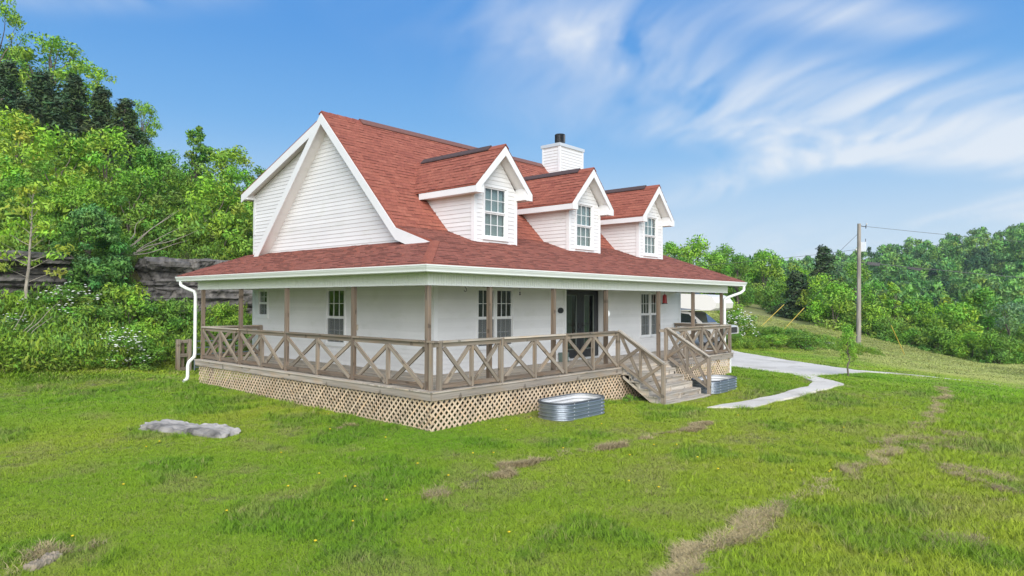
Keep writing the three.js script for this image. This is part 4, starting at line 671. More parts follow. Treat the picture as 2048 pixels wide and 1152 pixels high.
// ---------------------------------------------------------------- pickup with a cab-over camper
{
  const t = thing('camper_truck', 'pale pickup truck carrying a cream cab-over camper on the driveway', 'camper truck', [25.9, ground(25.9, -8), -8]), gy0 = ground(25.9, -8) + 0.05;
  const cream = std([0.72, 0.69, 0.62], { roughness: 0.35 }), silver = std([0.6, 0.58, 0.53], { roughness: 0.25, metalness: 0.2 }), stripe = std([0.09, 0.12, 0.17], { roughness: 0.4 }), darkGlass = new THREE.MeshPhysicalMaterial({ color: lin(0.015, 0.02, 0.022), roughness: 0.05, clearcoat: 1 }), chrome = std([0.75, 0.75, 0.75], { metalness: 1, roughness: 0.15 });
  const NZ = -5.25, XS = 24.95, W = 1.95; // nose and near side; the truck faces +z
  const side = (pts, x = XS, w = W) => slab(pts.map(([z, y]) => V3(x, gy0 + y, NZ - z)), V3(w, 0, 0));
  part(t, 'truck_body', side([[0.05, 0.5], [0.0, 0.75], [0.06, 1.02], [0.25, 1.1], [1.25, 1.18], [3.4, 1.2], [5.6, 1.2], [5.6, 0.5], [4.85, 0.48], [4.72, 0.8], [4.4, 0.95], [4.05, 0.8], [3.92, 0.45], [1.55, 0.42], [1.42, 0.78], [1.1, 0.93], [0.76, 0.78], [0.64, 0.48]]), silver);
  part(t, 'cab', side([[1.2, 1.175], [1.95, 1.78], [2.1, 1.83], [3.3, 1.85], [3.45, 1.195]], XS + 0.08, W - 0.16), silver);
  part(t, 'side_window', side([[1.52, 1.22], [2.02, 1.68], [2.55, 1.74], [2.55, 1.22]], XS + 0.068, 0.01), darkGlass);
  part(t, 'side_window', side([[2.65, 1.22], [2.65, 1.74], [3.2, 1.74], [3.28, 1.22]], XS + 0.068, 0.01), darkGlass);
  part(t, 'windscreen', slab([V3(XS + 0.16, gy0 + 1.22, NZ - 1.235), V3(XS + W - 0.16, gy0 + 1.22, NZ - 1.235), V3(XS + W - 0.24, gy0 + 1.75, NZ - 1.885), V3(XS + 0.24, gy0 + 1.75, NZ - 1.885)], V3(0, 0.02, 0.025)), darkGlass);
  part(t, 'mirror', [bx(XS - 0.2, XS - 0.03, gy0 + 1.2, gy0 + 1.42, NZ - 1.62, NZ - 1.54), bx(XS - 0.04, XS + 0.09, gy0 + 1.24, gy0 + 1.28, NZ - 1.6, NZ - 1.56)], M.black);
  part(t, 'bumper', bx(XS + 0.02, XS + W - 0.02, gy0 + 0.42, gy0 + 0.66, NZ - 0.08, NZ + 0.1), chrome); part(t, 'grille', bx(XS + 0.3, XS + W - 0.3, gy0 + 0.7, gy0 + 1.0, NZ - 0.08, NZ + 0.02), M.dark);
  for (const x of [XS + 0.04, XS + W - 0.28]) part(t, 'headlight', bx(x, x + 0.24, gy0 + 0.74, gy0 + 0.98, NZ - 0.1, NZ + 0.015), std([0.4, 0.4, 0.38], { roughness: 0.1 }));
  for (const z of [1.1, 4.4]) for (const x of [XS + 0.02, XS + W - 0.24]) { const w = partGroup(t, 'wheel'); part(w, 'tyre', new THREE.TorusGeometry(0.28, 0.11, 12, 28).rotateY(Math.PI / 2).translate(x + 0.11, gy0 + 0.385, NZ - z), std([0.02, 0.02, 0.02], { roughness: 0.9 })); part(w, 'rim', new THREE.CylinderGeometry(0.2, 0.2, 0.14, 20).rotateZ(Math.PI / 2).translate(x + 0.11, gy0 + 0.385, NZ - z), chrome); }
  part(t, 'camper_shell', side([[0.42, 2.02], [0.36, 2.3], [0.6, 2.62], [0.95, 2.74], [2.3, 2.8], [6.2, 2.8], [6.2, 1.2], [3.5, 1.2], [3.4, 1.87], [0.7, 1.9]], XS - 0.12, W + 0.24), cream);
  part(t, 'stripe', side([[1.2, 1.93], [2.6, 2.02], [4.6, 2.3], [4.6, 2.14], [3.42, 1.95], [2.6, 1.92]], XS - 0.128, 0.007), stripe); part(t, 'camper_window', side([[3.62, 1.36], [3.62, 2.0], [4.5, 2.05], [4.5, 1.36]], XS - 0.13, 0.012), darkGlass);
  part(t, 'window_frame', [[3.54, 1.28, 4.58, 1.36], [3.54, 1.36, 3.62, 2.1], [4.5, 1.36, 4.58, 2.1]].map(([a, b, c, d]) => side([[a, b], [a, d], [c, d], [c, b]], XS - 0.135, 0.02)), cream);
  part(t, 'roof_edge', side([[3.2, 2.8], [3.2, 2.84], [6.1, 2.84], [6.1, 2.8]], XS - 0.1, W + 0.2), M.dark);
  part(t, 'roof_vent', slab([V3(XS + 0.5, gy0 + 2.78, NZ - 1.75), V3(XS + 0.5, gy0 + 3.06, NZ - 2.4), V3(XS + 1.1, gy0 + 3.06, NZ - 2.4), V3(XS + 1.1, gy0 + 2.78, NZ - 1.75)], V3(0, -0.06, -0.05)), std([0.03, 0.035, 0.04], { roughness: 0.4 }));
}

// ---------------------------------------------------------------- trees and shrubs
const leafMat = (c, t = 0.24) => new THREE.MeshPhysicalMaterial({ color: lin(...c), vertexColors: true, roughness: 0.95, transmission: t, thickness: 0, specularIntensity: 0.3 });
const LEAF = { y: leafMat([0.36, 0.5, 0.06]), l: leafMat([0.27, 0.46, 0.055]), m: leafMat([0.175, 0.34, 0.05]), d: leafMat([0.08, 0.125, 0.05], 0.1), b: leafMat([0.15, 0.31, 0.075]), g: leafMat([0.21, 0.35, 0.14]) };
LEAF.f = LEAF.m;
const barkTex = rep(tex(128, 256, (u, v) => { const a = 0.7 + 0.9 * (fbmP(u, v, 14, 5, 4, 3) - 0.5); return [a, a * 0.97, a * 0.92]; }), 2, 0.5);
M.barkDark = std([0.075, 0.06, 0.05], { map: barkTex, roughness: 0.95 }); M.bark = std([0.2, 0.17, 0.14], { map: barkTex, roughness: 0.95 }); M.barkPale = std([0.42, 0.38, 0.32], { map: barkTex, roughness: 0.95 });
const flowerMat = std([0.85, 0.85, 0.8], { roughness: 0.8 });
const rnd3 = (r) => { let x, y, z, l; do { x = r() * 2 - 1; y = r() * 2 - 1; z = r() * 2 - 1; l = x * x + y * y + z * z; } while (l > 1 || l < 1e-4); l = Math.sqrt(l); return [x / l, y / l, z / l]; };
function leaves(out, r, c, rad, n, size, o = {}) { // one clump of leaves round c
  const { pos, nor, col, idx, uv } = out, flat = o.flat ?? 0.7, tint = [0.8 + r() * 0.32, 0.84 + r() * 0.32, 0.7 + r() * 0.6];
  for (let i = 0; i < n; i++) {
    const d = rnd3(r), k = Math.pow(r(), 0.45), px = c[0] + d[0] * rad * k, py = c[1] + d[1] * rad * k * flat, pz = c[2] + d[2] * rad * k;
    const q = rnd3(r); let N = [d[0] * 0.5 + q[0] * 0.75, d[1] * 0.45 + q[1] * 0.7 + 0.36, d[2] * 0.5 + q[2] * 0.75]; let l = Math.hypot(...N); N = N.map((v) => v / l);
    const e = rnd3(r); let T = [e[1] * N[2] - e[2] * N[1], e[2] * N[0] - e[0] * N[2] - (o.droop ?? 0.25), e[0] * N[1] - e[1] * N[0]]; l = Math.hypot(...T) || 1; T = T.map((v) => v / l);
    const B = [N[1] * T[2] - N[2] * T[1], N[2] * T[0] - N[0] * T[2], N[0] * T[1] - N[1] * T[0]];
    const s = size * (0.6 + r() * 0.8), w = s * (o.slim ?? 0.42), b = pos.length / 3, f = s * 0.12;
    const S = [N[0] * 0.75 + d[0] * 0.5, N[1] * 0.75 + d[1] * 0.5 + 0.15, N[2] * 0.75 + d[2] * 0.5]; l = Math.hypot(...S); const sh = S.map((v) => v / l);
    const a = 0.8 + r() * 0.4, h = (r() - 0.5) * 0.24, cc = [tint[0] * a * (1 + h), tint[1] * a, tint[2] * a * (1 - h)];
    for (const [t, v, up] of [[-0.5, 0, 0], [0, 1, f], [0.5, 0, -f * 0.6], [0, -1, f]]) { pos.push(px + T[0] * s * t * 2 + B[0] * w * v + N[0] * up, py + T[1] * s * t * 2 + B[1] * w * v + N[1] * up, pz + T[2] * s * t * 2 + B[2] * w * v + N[2] * up); nor.push(...sh); col.push(...cc); uv.push(t, v); }
    idx.push(b, b + 2, b + 1, b, b + 3, b + 2);
  }
}
const fresh = () => ({ pos: [], nor: [], col: [], idx: [], uv: [] });
function leafGeo(o) { const g = new THREE.BufferGeometry(); g.setAttribute('position', new THREE.Float32BufferAttribute(o.pos, 3)); g.setAttribute('normal', new THREE.Float32BufferAttribute(o.nor, 3)); g.setAttribute('color', new THREE.Float32BufferAttribute(o.col, 3)); g.setAttribute('uv', new THREE.Float32BufferAttribute(o.uv, 2)); g.setIndex(o.idx); return g; }
function limb(list, a, b, r0, r1, bend, r, seg = 5) {
  const pts = []; for (let i = 0; i <= seg; i++) { const k = i / seg; pts.push(V3(mix(a[0], b[0], k) + (r() - 0.5) * bend * Math.sin(k * 3.1), mix(a[1], b[1], k) + (r() - 0.5) * bend * 0.5, mix(a[2], b[2], k) + (r() - 0.5) * bend * Math.sin(k * 3.1))); }
  const c = new THREE.CatmullRomCurve3(pts), g = new THREE.TubeGeometry(c, seg * 2, 1, 7, false), p = g.attributes.position, n = g.attributes.normal;
  for (let i = 0; i < p.count; i++) { const k = Math.floor(i / 8) / (seg * 2), rr = mix(r0, r1, k) - 1; p.setXYZ(i, p.getX(i) + n.getX(i) * rr, p.getY(i) + n.getY(i) * rr, p.getZ(i) + n.getZ(i) * rr); }
  list.push(g.toNonIndexed());
}
// H 8 m, crown radius 2.4 m; profile gives the crown's half-width over its height
const PROF = { b: (t) => Math.pow(Math.sin(Math.PI * Math.pow(clamp(t * 0.93 + 0.07), 0.75)), 0.6), s: (t) => mix(1.1, 0.3, t) * (0.75 + 0.25 * Math.sin(t * 19)), c: (t) => Math.pow(1 - t, 0.9) * 0.88 + 0.02, o: (t) => Math.pow(Math.sin(Math.PI * clamp(t * 0.9 + 0.1)), 0.7), d: (t) => Math.pow(Math.sin(Math.PI * clamp(t * 0.8 + 0.2)), 0.5) };
function makeTree(kind, seed, o) {
  const r = rng(seed), H = 8, R = 2.4, y0 = (o.y0 ?? 0.22) * H, out = fresh(), wood = [], cl = [];
  for (let i = 0; i < o.clumps; i++) {
    const t = kind === 'c' ? Math.pow((i + r()) / o.clumps, 1.15) * 0.97 : clamp(r() * 0.92 + 0.05), a = r() * Math.PI * 2, lump = kind === 'c' ? 0.6 + 0.85 * noise(a * 1.6 + seed, t * 7, seed) : 0.72 + 0.5 * noise(a * 1.3 + seed, t * 3, seed), prof = PROF[kind](t) * R * lump, k = kind === 'c' ? 0.1 + 0.85 * r() : Math.sqrt(0.12 + 0.88 * r());
    const y = y0 + t * (H - y0) * 0.96, rad = (o.rad ?? 0.62) * (0.65 + r() * 0.6) * (kind === 'c' || kind === 's' ? mix(1.1, 0.5, t) : 1);
    cl.push([Math.cos(a) * prof * k, y, Math.sin(a) * prof * k, rad]);
  }
  for (const c of cl) leaves(out, r, c, c[3], Math.round(o.per * Math.max(0.7, (c[3] / (o.rad ?? 0.62)) ** 1.6)), o.leaf, o);
  const lean = [(r() - 0.5) * 0.5, (r() - 0.5) * 0.5];
  limb(wood, [0, -0.4, 0], [lean[0], H * (kind === 'c' ? 0.84 : 0.74), lean[1]], o.trunk ?? 0.16, 0.03, 0.25, r, 7);
  for (let i = 0; i < Math.min(cl.length, o.limbs ?? 16); i++) { const c = cl[i], k = clamp((c[1] / H) * 0.75 - 0.1, 0.12, 0.7); limb(wood, [lean[0] * k, H * k, lean[1] * k], [c[0], c[1], c[2]], 0.07 * (1 - k) + 0.02, 0.012, 0.3, r, 4); }
  return { crown: leafGeo(out), trunk: merge(wood), H, R };
}
const PROTO = {
  b: [1, 2, 3, 4].map((s) => makeTree('b', 100 + s, { clumps: 62, per: 135, leaf: 0.118, rad: 0.62, y0: 0.08, flat: 0.95 })),
  s: [1, 2].map((s) => makeTree('s', 200 + s, { clumps: 74, per: 110, leaf: 0.12, rad: 0.6, y0: 0.08, flat: 0.85 })),
  c: [1, 2].map((s) => makeTree('c', 300 + s, { clumps: 130, per: 105, leaf: 0.11, rad: 0.5, y0: 0.04, slim: 0.34, trunk: 0.11, droop: -0.2, flat: 1.15 })),
  o: [1, 2].map((s) => makeTree('o', 400 + s, { clumps: 64, per: 62, leaf: 0.115, rad: 0.55, y0: 0.3, flat: 0.75, limbs: 22, trunk: 0.09 })),
  d: [1].map((s) => makeTree('d', 500 + s, { clumps: 90, per: 125, leaf: 0.13, rad: 0.62, y0: 0.02 })),
};
function makeShrub(seed, o = {}) { // 2 m tall, 1 m radius
  const r = rng(seed), out = fresh(), wood = [], fl = [];
  for (let i = 0; i < 30; i++) { const a = r() * 6.283, t = r(), p = Math.sqrt(1 - t * t * 0.75) * (0.7 + 0.4 * noise(a * 2, seed, 3)), k = Math.sqrt(r()), c = [Math.cos(a) * p * k, 0.15 + t * 1.65, Math.sin(a) * p * k]; leaves(out, r, c, 0.22 + r() * 0.2, 78, 0.062, { flat: 0.8 }); if (i < 9) limb(wood, [0, -0.1, 0], c, 0.02, 0.006, 0.15, r, 3); if (o.flowers && t > 0.15) for (let q = 0; q < 7; q++) { const d = rnd3(r); fl.push(new THREE.OctahedronGeometry(0.035 + r() * 0.03, 0).scale(1, 0.5, 1).translate(c[0] + d[0] * 0.36, c[1] + d[1] * 0.28 + 0.06, c[2] + d[2] * 0.36)); } }
  return { crown: leafGeo(out), trunk: merge(wood), flowers: fl.length ? merge(fl) : null };
}
const SHRUB = [1, 2, 3].map((s) => makeShrub(600 + s)), SHRUBF = makeShrub(640, { flowers: true });
const tone = { y: 'yellow-green', l: 'bright green', m: 'mid green', d: 'dark green', b: 'blue-green', f: 'mid green', g: 'grey-green' };
const nth = ['leftmost', 'second', 'third', 'fourth', 'fifth', 'sixth', 'seventh', 'eighth', 'ninth', 'tenth', 'eleventh', 'twelfth', 'thirteenth', 'fourteenth', 'fifteenth', 'sixteenth', 'seventeenth', 'eighteenth', 'nineteenth', 'twentieth'];
const bearing = (x, z) => Math.atan2(z - camera.position.z, x - camera.position.x); // grows from left to right in the photograph
const kinds = { b: 'broadleaf tree', s: 'pointed broadleaf tree', c: 'cedar', o: 'open-crowned tree', d: 'dense young tree', h: 'shrub' };
function plantRow(list, where, group) {
  const sorted = list.slice().sort((a, b) => bearing(a[0], a[1]) - bearing(b[0], b[1])), count = {};
  for (const e of sorted) {
    const key = e[4] + e[5]; count[key] = (count[key] ?? 0) + 1;
  }
  const at = {};
  for (const [x, z, top, w, k, c] of sorted) {
    const key = k + c; at[key] = (at[key] ?? 0) + 1; const r = rng(Math.round(x * 131 + z * 57) + 9000), y = ground(x, z);
    const flowers = c === 'f', word = flowers ? 'white-flowering ' + kinds[k] : tone[c] + ' ' + kinds[k];
    const label = word + ' ' + where + (count[key] > 1 ? ', ' + nth[at[key] - 1] + (at[key] > 1 ? ' from left' : '') : '');
    const hh = k === 'c' ? top + 0.2 + 1.5 * noise(x * 7, z * 5, 2) : top, sx0 = k === 'h' ? 0 : (w / 4.8) * (k === 'c' ? 2.15 + 0.5 * noise(x * 3, z * 3, 5) : 1.15), sink = Math.max(0, sx0 * 8 * (k === 'c' ? 0.62 : 0.9) - (hh - y));
    const t = thing(k === 'h' ? 'shrub' : k === 'c' ? 'cedar_tree' : 'broadleaf_tree', label, k === 'h' ? 'shrub' : 'tree', [x, y - 0.05 - sink, z], group);
    const h = Math.max(k === 'h' ? 0.9 : 1.6, hh - y + sink), p = k === 'h' ? (flowers ? SHRUBF : pick(SHRUB, r)) : pick(PROTO[k], r), sy = h / (k === 'h' ? 1.95 : p.H), sx = k === 'h' ? (w / 2) * 1.12 : sx0;
    t.rotation.y = r() * 6.283; t.scale.set(sx, sy, sx);
    const add = (n, g, m) => { const q = shade(new THREE.Mesh(g, m)); q.name = n; t.add(q); };
    add('crown', p.crown, LEAF[c]); add(k === 'h' ? 'stems' : 'trunk', p.trunk, k === 'c' ? M.barkDark : M.bark); if (p.flowers) add('blossom', p.flowers, flowerMat);
  }
}
const hillTrees = [[-0.47,-30.51,11.27,3.7,"b","y"],[0.44,-26.51,9.77,4.0,"b","l"],[2.59,-27.09,10.42,3.7,"b","l"],[4.77,-27.67,9.9,3.4,"b","m"],[9.41,-32.89,12.95,3.5,"s","m"],[9.97,-29.31,11.23,3.3,"b","l"],[6.17,-23.14,7.96,3.7,"b","l"],[-1.25,-23.96,7.42,2.9,"b","m"],[-0.29,-19.18,5.58,2.3,"d","b"],[8.61,-24.93,7.18,2.7,"b","l"],[3.43,-51.48,18.6,3.4,"c","d"],[5.05,-49.66,18.6,3.8,"c","d"],[6.38,-46.7,17.54,3.3,"c","d"],[7.4,-44.07,16.69,2.9,"c","d"],[8.13,-41.77,15.68,2.8,"c","d"],[4.56,-44.28,15.71,3.5,"c","d"],[2.94,-44.63,14.72,3.0,"c","d"],[7.61,-58.64,25.13,6.5,"o","l"],[9.78,-54.77,22.26,4.7,"o","l"],[4.34,-59.23,27.54,4.2,"o","l"],[10.07,-44.07,16.94,2.6,"o","l"],[5.61,-60.93,23.68,4.8,"o","l"],[11.5,-42.57,13.01,3.8,"b","m"],[10.32,-46.83,15.79,3.5,"b","l"],[0.32,-23.7,7.63,2.6,"b","l"],[-1.55,-27.29,8.49,2.9,"b","l"],[2.35,-22.92,7.72,3.2,"b","m"],[6.39,-28.89,8.43,3.1,"b","l"],[0.75,-20.29,5.0,1.8,"b","m"],[5.8,-25.11,6.36,2.6,"b","m"],[15.03,-35.65,11.5,3.2,"b","m"],[-1.28,-21.07,5.07,2.1,"b","m"]];
const fieldTrees = [[73.28,-30.4,10.57,8.6,"b","l"],[72.69,-34.09,9.95,6.1,"b","l"],[69.96,-25.15,8.94,5.5,"b","m"],[63.24,-20.72,7.24,3.9,"b","m"],[75.24,-22.24,8.5,6.3,"b","l"],[78.81,-19.77,7.13,5.7,"b","l"],[64.4,-16.5,4.14,4.3,"b","m"],[59.35,-13.12,4.69,4.5,"c","d"],[70.56,-13.98,7.75,4.5,"c","d"],[58.83,-10.71,4.61,4.3,"b","l"],[55.46,-8.49,3.76,5.0,"b","l"],[80.63,-13.22,6.96,5.5,"b","m"],[55.44,-5.56,1.97,3.9,"b","l"],[59.11,-4.39,4.01,4.5,"s","l"],[62.88,-3.21,2.46,4.7,"b","m"],[59.48,-1.01,2.51,4.4,"b","l"],[55.87,0.94,1.9,4.5,"b","l"],[69.32,1.05,3.37,5.3,"b","m"],[66.08,3.39,2.2,5.0,"o","g"],[49.18,3.9,0.02,3.2,"b","m"],[52.21,-0.21,0.21,3.9,"b","m"],[53.94,-2.79,0.32,3.7,"b","m"],[54.61,5.5,0.48,3.4,"b","m"],[58.31,-8.36,1.74,3.7,"b","m"],[62.22,-12.95,3.0,4.1,"b","m"],[76.19,-24.22,7.17,5.2,"b","m"],[51.62,2.13,0.28,3.4,"b","l"],[55.06,-4.51,0.9,3.4,"b","m"],[65.17,-24.55,7.82,5.3,"b","l"],[64.47,-28.34,7.96,5.4,"b","m"]];
const bankShrubs = [[-3.41,-16.8,1.11,1.5,"h","f"],[-1.39,-18.25,2.39,2.2,"h","f"],[-2.87,-16.2,0.95,1.6,"h","m"],[-0.71,-16.76,1.76,1.9,"h","m"],[0.41,-17.74,2.51,1.9,"h","l"],[-0.47,-15.01,0.84,1.5,"h","f"],[1.3,-17.6,1.77,2.1,"h","m"],[0.35,-16.0,1.05,1.5,"h","l"],[-1.47,-15.1,0.45,1.5,"h","m"],[-2.41,-15.25,0.33,1.4,"h","m"],[-3.51,-15.58,0.21,1.2,"h","m"],[0.18,-15.35,0.21,1.6,"h","m"],[2.28,-17.91,1.97,1.8,"h","m"],[4.16,-18.06,1.77,1.5,"h","l"],[4.58,-17.59,1.25,1.3,"h","l"],[0.5,-16.9,0.5,1.3,"h","m"],[0.49,-19.12,3.52,1.8,"h","b"],[-0.58,-19.56,3.67,1.7,"h","b"],[-2.35,-18.6,2.02,1.4,"h","m"],[4.75,-20.37,2.67,1.4,"h","m"],[-2.94,-20.0,2.29,1.4,"h","m"],[3.18,-18.42,1.36,1.7,"h","m"],[3.58,-17.23,0.76,1.4,"h","m"]];
const driveShrubs = [[29.6,-6.35,1.35,2.2,"h","f"],[31.6,-7.87,1.9,2.2,"h","l"],[30.49,-4.87,0.46,2.0,"h","m"],[32.6,-4.43,0.24,2.1,"h","m"],[28.9,-4.2,-0.05,1.6,"h","l"],[30.4,-2.95,-0.4,1.9,"h","m"]];
plantRow(hillTrees, 'on the hillside behind the house', 'trees on the hillside behind the house');
plantRow(fieldTrees, 'along the hay slope', 'trees along the edge of the hay slope');
plantRow(bankShrubs, 'on the bank behind the lawn', 'shrubs on the bank behind the lawn');
plantRow(driveShrubs, 'on the bank beside the driveway', 'shrubs beside the driveway');
{ // two saplings
  const r = rng(4242), build = (name, label, x, z, h, spread, mat, bark, per, leaf, flat) => {
    const y = ground(x, z), t = thing(name, label, 'tree', [x, y, z]), out = fresh(), wood = []; limb(wood, [0, -0.15, 0], [spread * 0.15, h * 0.93, 0], 0.028 * h / 2 + 0.01, 0.012, 0.12, r, 7);
    for (let i = 0; i < 22; i++) { const k = 0.3 + 0.68 * (i / 22), a = i * 2.4 + r(), s = spread * (1.15 - k) * (0.7 + r() * 0.7), c = [spread * 0.15 * k + Math.cos(a) * s, h * k + s * 0.35, Math.sin(a) * s]; limb(wood, [spread * 0.15 * k, h * k * 0.93, 0], c, 0.014, 0.005, 0.06, r, 3); leaves(out, r, c, 0.16 * h / 2, per, leaf, { flat, slim: 0.34 }); }
    const add = (n, g, m) => { const q = shade(new THREE.Mesh(g, m)); q.name = n; t.add(q); }; add('crown', leafGeo(out), mat); add('trunk', merge(wood), bark);
  };
  build('sapling', 'slender pale-barked sapling in front of the rock ledge at far left', -2.6, -18.1, 4.9, 1.2, LEAF.y, M.barkPale, 48, 0.1, 0.45);
  build('sapling', 'young sapling on the lawn beside the driveway', 16.4, 3.05, 1.75, 0.3, LEAF.l, M.bark, 95, 0.038, 1.3);
  const weed = thing('weed', 'leafy green weed growing beside the left foot of the porch steps', 'weed', [6.45, ground(6.45, 0.45), 0.45]); { const wo = fresh(); for (let i = 0; i < 9; i++) leaves(wo, r, [(r() - 0.5) * 0.3, 0.06 + r() * 0.16, (r() - 0.5) * 0.3], 0.1, 26, 0.032, { slim: 0.4 }); const q = shade(new THREE.Mesh(leafGeo(wo), LEAF.m)); q.name = 'leaves'; weed.add(q); const ws = []; for (let i = 0; i < 4; i++) limb(ws, [0, -0.03, 0], [(r() - 0.5) * 0.3, 0.2, (r() - 0.5) * 0.3], 0.006, 0.003, 0.03, r, 3); const q2 = shade(new THREE.Mesh(merge(ws), M.bark)); q2.name = 'stems'; weed.add(q2); }
  // bare grey branches in the bank
  const bare = []; for (let i = 0; i < 10; i++) limb(bare, [0, 0, 0], [0.8 + r() * 2.6, 0.5 + r() * 1.8, (r() - 0.5) * 1.2], 0.03, 0.006, 0.35, r, 5);
  const g = merge(bare).translate(0.9, ground(0.9, -20.8) + 0.6, -20.6); single('bare_branches', 'bare grey branches leaning over the rock ledge', 'branches', g, M.barkPale);
  const stick = []; for (let i = 0; i < 4; i++) limb(stick, [0, 0, 0], [0.5 + r() * 0.9, 1 + r() * 0.8, (r() - 0.5) * 0.6], 0.022, 0.006, 0.25, r, 5);
  single('dry_stems', 'pale bent dry stems at the left edge of the bank', 'stems', merge(stick).translate(-3.6, ground(-3.6, -15.6), -15.5), M.barkPale);
}
// the wooded hill in the distance: each tree one mesh
{
  const FAR = [1, 2, 3].map((s) => { const r = rng(800 + s), out = fresh(); for (let i = 0; i < 26; i++) { const t = r(), a = r() * 6.283, p = PROF.b(t) * 3.6 * (0.8 + 0.4 * r()), k = Math.sqrt(0.2 + 0.8 * r()); leaves(out, r, [Math.cos(a) * p * k, 1.5 + t * 8, Math.sin(a) * p * k], 1.35, 50, 0.42, { flat: 0.75 }); } return leafGeo(out); });
  const FC = (() => { const r = rng(850), out = fresh(); for (let i = 0; i < 30; i++) { const t = Math.pow(r(), 1.2), a = r() * 6.283, p = PROF.c(t) * 2.5; leaves(out, r, [Math.cos(a) * p * 0.7, 0.6 + t * 9, Math.sin(a) * p * 0.7], mix(1.3, 0.6, t), 40, 0.4, { flat: 0.8, slim: 0.25 }); } return leafGeo(out); })();
  const farMat = { l: leafMat([0.22, 0.4, 0.085]), m: leafMat([0.145, 0.31, 0.07]), d: leafMat([0.07, 0.155, 0.055], 0.2) }, r = rng(31337);
  const word = { l: 'pale green', m: 'mid green', d: 'dark green' }; let n = 0;
  for (let x = 92; x < 420 && n < 296; x += 8.4) for (let z = -175; z < 75 && n < 296; z += 8.4) {
    const px = x + (r() - 0.5) * 6.5, pz = z + (r() - 0.5) * 6.5, dx = px + 8.61, dz = pz - 9.72, D = dx * 0.747 - dz * 0.665, Xl = dx * 0.665 + dz * 0.747, q = r(), q2 = r(), q3 = r();
    if (D < 105 || D > 345 || Xl / D < 0.2 || Xl / D > 0.86 || (D < 190 && q > 0.55)) continue;
    const k = q2 < 0.45 ? 'l' : q2 < 0.8 ? 'm' : 'd', s = (0.9 + q3 * 0.4) * (D < 190 ? 0.95 : 1);
    const m = shade(new THREE.Mesh(k === 'd' && q3 > 0.4 ? FC : FAR[Math.floor(q3 * 2.99)], farMat[k])); m.name = numbered('distant_tree'); m.position.set(px, ground(px, pz) - 0.8, pz); m.rotation.y = q * 6.28; m.scale.set(s, s * (0.95 + q * 0.3), s);
    m.userData = { label: word[k] + ' tree in the wood on the far hill', category: 'tree', group: word[k] + ' trees of the far wood' }; scene.add(m); n++;
  }
}

// ---------------------------------------------------------------- undergrowth, grass, straw: nobody could count these
const dummy = new THREE.Object3D(), tint = new THREE.Color();
function scatter(name, geo, mat, list, label, category) { // list of [x, y, z, turn, scale, scaleY, r, g, b]
  const m = new THREE.InstancedMesh(geo, mat, list.length); m.name = name; m.castShadow = m.receiveShadow = true; m.userData = { kind: 'stuff', label, category };
  list.forEach((e, i) => { dummy.position.set(e[0], e[1], e[2]); dummy.rotation.set(e[9] ?? 0, e[3], 0); dummy.scale.set(e[4], e[5], e[4]); dummy.updateMatrix(); m.setMatrixAt(i, dummy.matrix); m.setColorAt(i, tint.setRGB(e[6], e[7], e[8])); });
  scene.add(m); return m;
}
{
  const geos = [1, 2].map((s) => { const r = rng(900 + s), out = fresh(); for (let i = 0; i < 7; i++) leaves(out, r, [(r() - 0.5) * 0.6, 0.1 + r() * 0.36, (r() - 0.5) * 0.6], 0.2, 40, 0.05, { flat: 0.9, slim: 0.36 }); return leafGeo(out); });
  const mat = leafMat([1, 1, 1], 0.3), r = rng(5150), lists = [[], []];
  const put = (x, z, s) => { const n = fbm(x * 0.6, z * 0.6, 3, 5), w = r(); lists[r() < 0.5 ? 0 : 1].push([x, ground(x, z) - 0.04, z, r() * 6.28, s, s * (0.8 + r() * 0.7), mix(0.11, 0.3, n * 0.7 + w * 0.3), mix(0.22, 0.44, n * 0.7 + w * 0.3), mix(0.03, 0.06, w)]); };
  for (let i = 0; i < 5200; i++) { const x = -8 + r() * 24, z = -14.4 - r() * r() * 12; if (z < edgeZ(x) + 0.15 && !(z < -18.8 && z > -21.2 && (x > 1 && x < 9 || x < -1.2)) && !(x > 0.9 && x < 3.6 && z > -16.3)) put(x, z, 0.6 + r() * 0.8); }
  for (let i = 0; i < 2600; i++) { const x = -9 + r() * 34, z = -22 - r() * 42; put(x, z, 1.1 + r() * 1.6); }
  for (let i = 0; i < 1500; i++) { const k = r(), x = mix(27, 37, k) + (r() - 0.5) * 5, z = mix(-8.5, -1.5, k * 0.7 + r() * 0.3) + (r() - 0.5) * 2; if (!inPoly(x, z, drivePoly) && x > 25.5 + (z + 5) * -0.3) put(x, z, 0.35 + r() * 0.5); }
  for (let i = 0; i < 2600; i++) { const k = r(), x = mix(47, 74, k) + (r() - 0.5) * 3, z = mix(5.5, -26, k) + r() * 5 - 1.5; put(x + 4, z, 0.9 + r() * 1.3); }
  lists.forEach((l, i) => scatter(i ? 'undergrowth_001' : 'undergrowth', geos[i], mat, l, i ? 'low weeds filling the gaps of the bank and hedge line' : 'leafy weeds and ground cover on the bank and wood floor', 'undergrowth'));
}
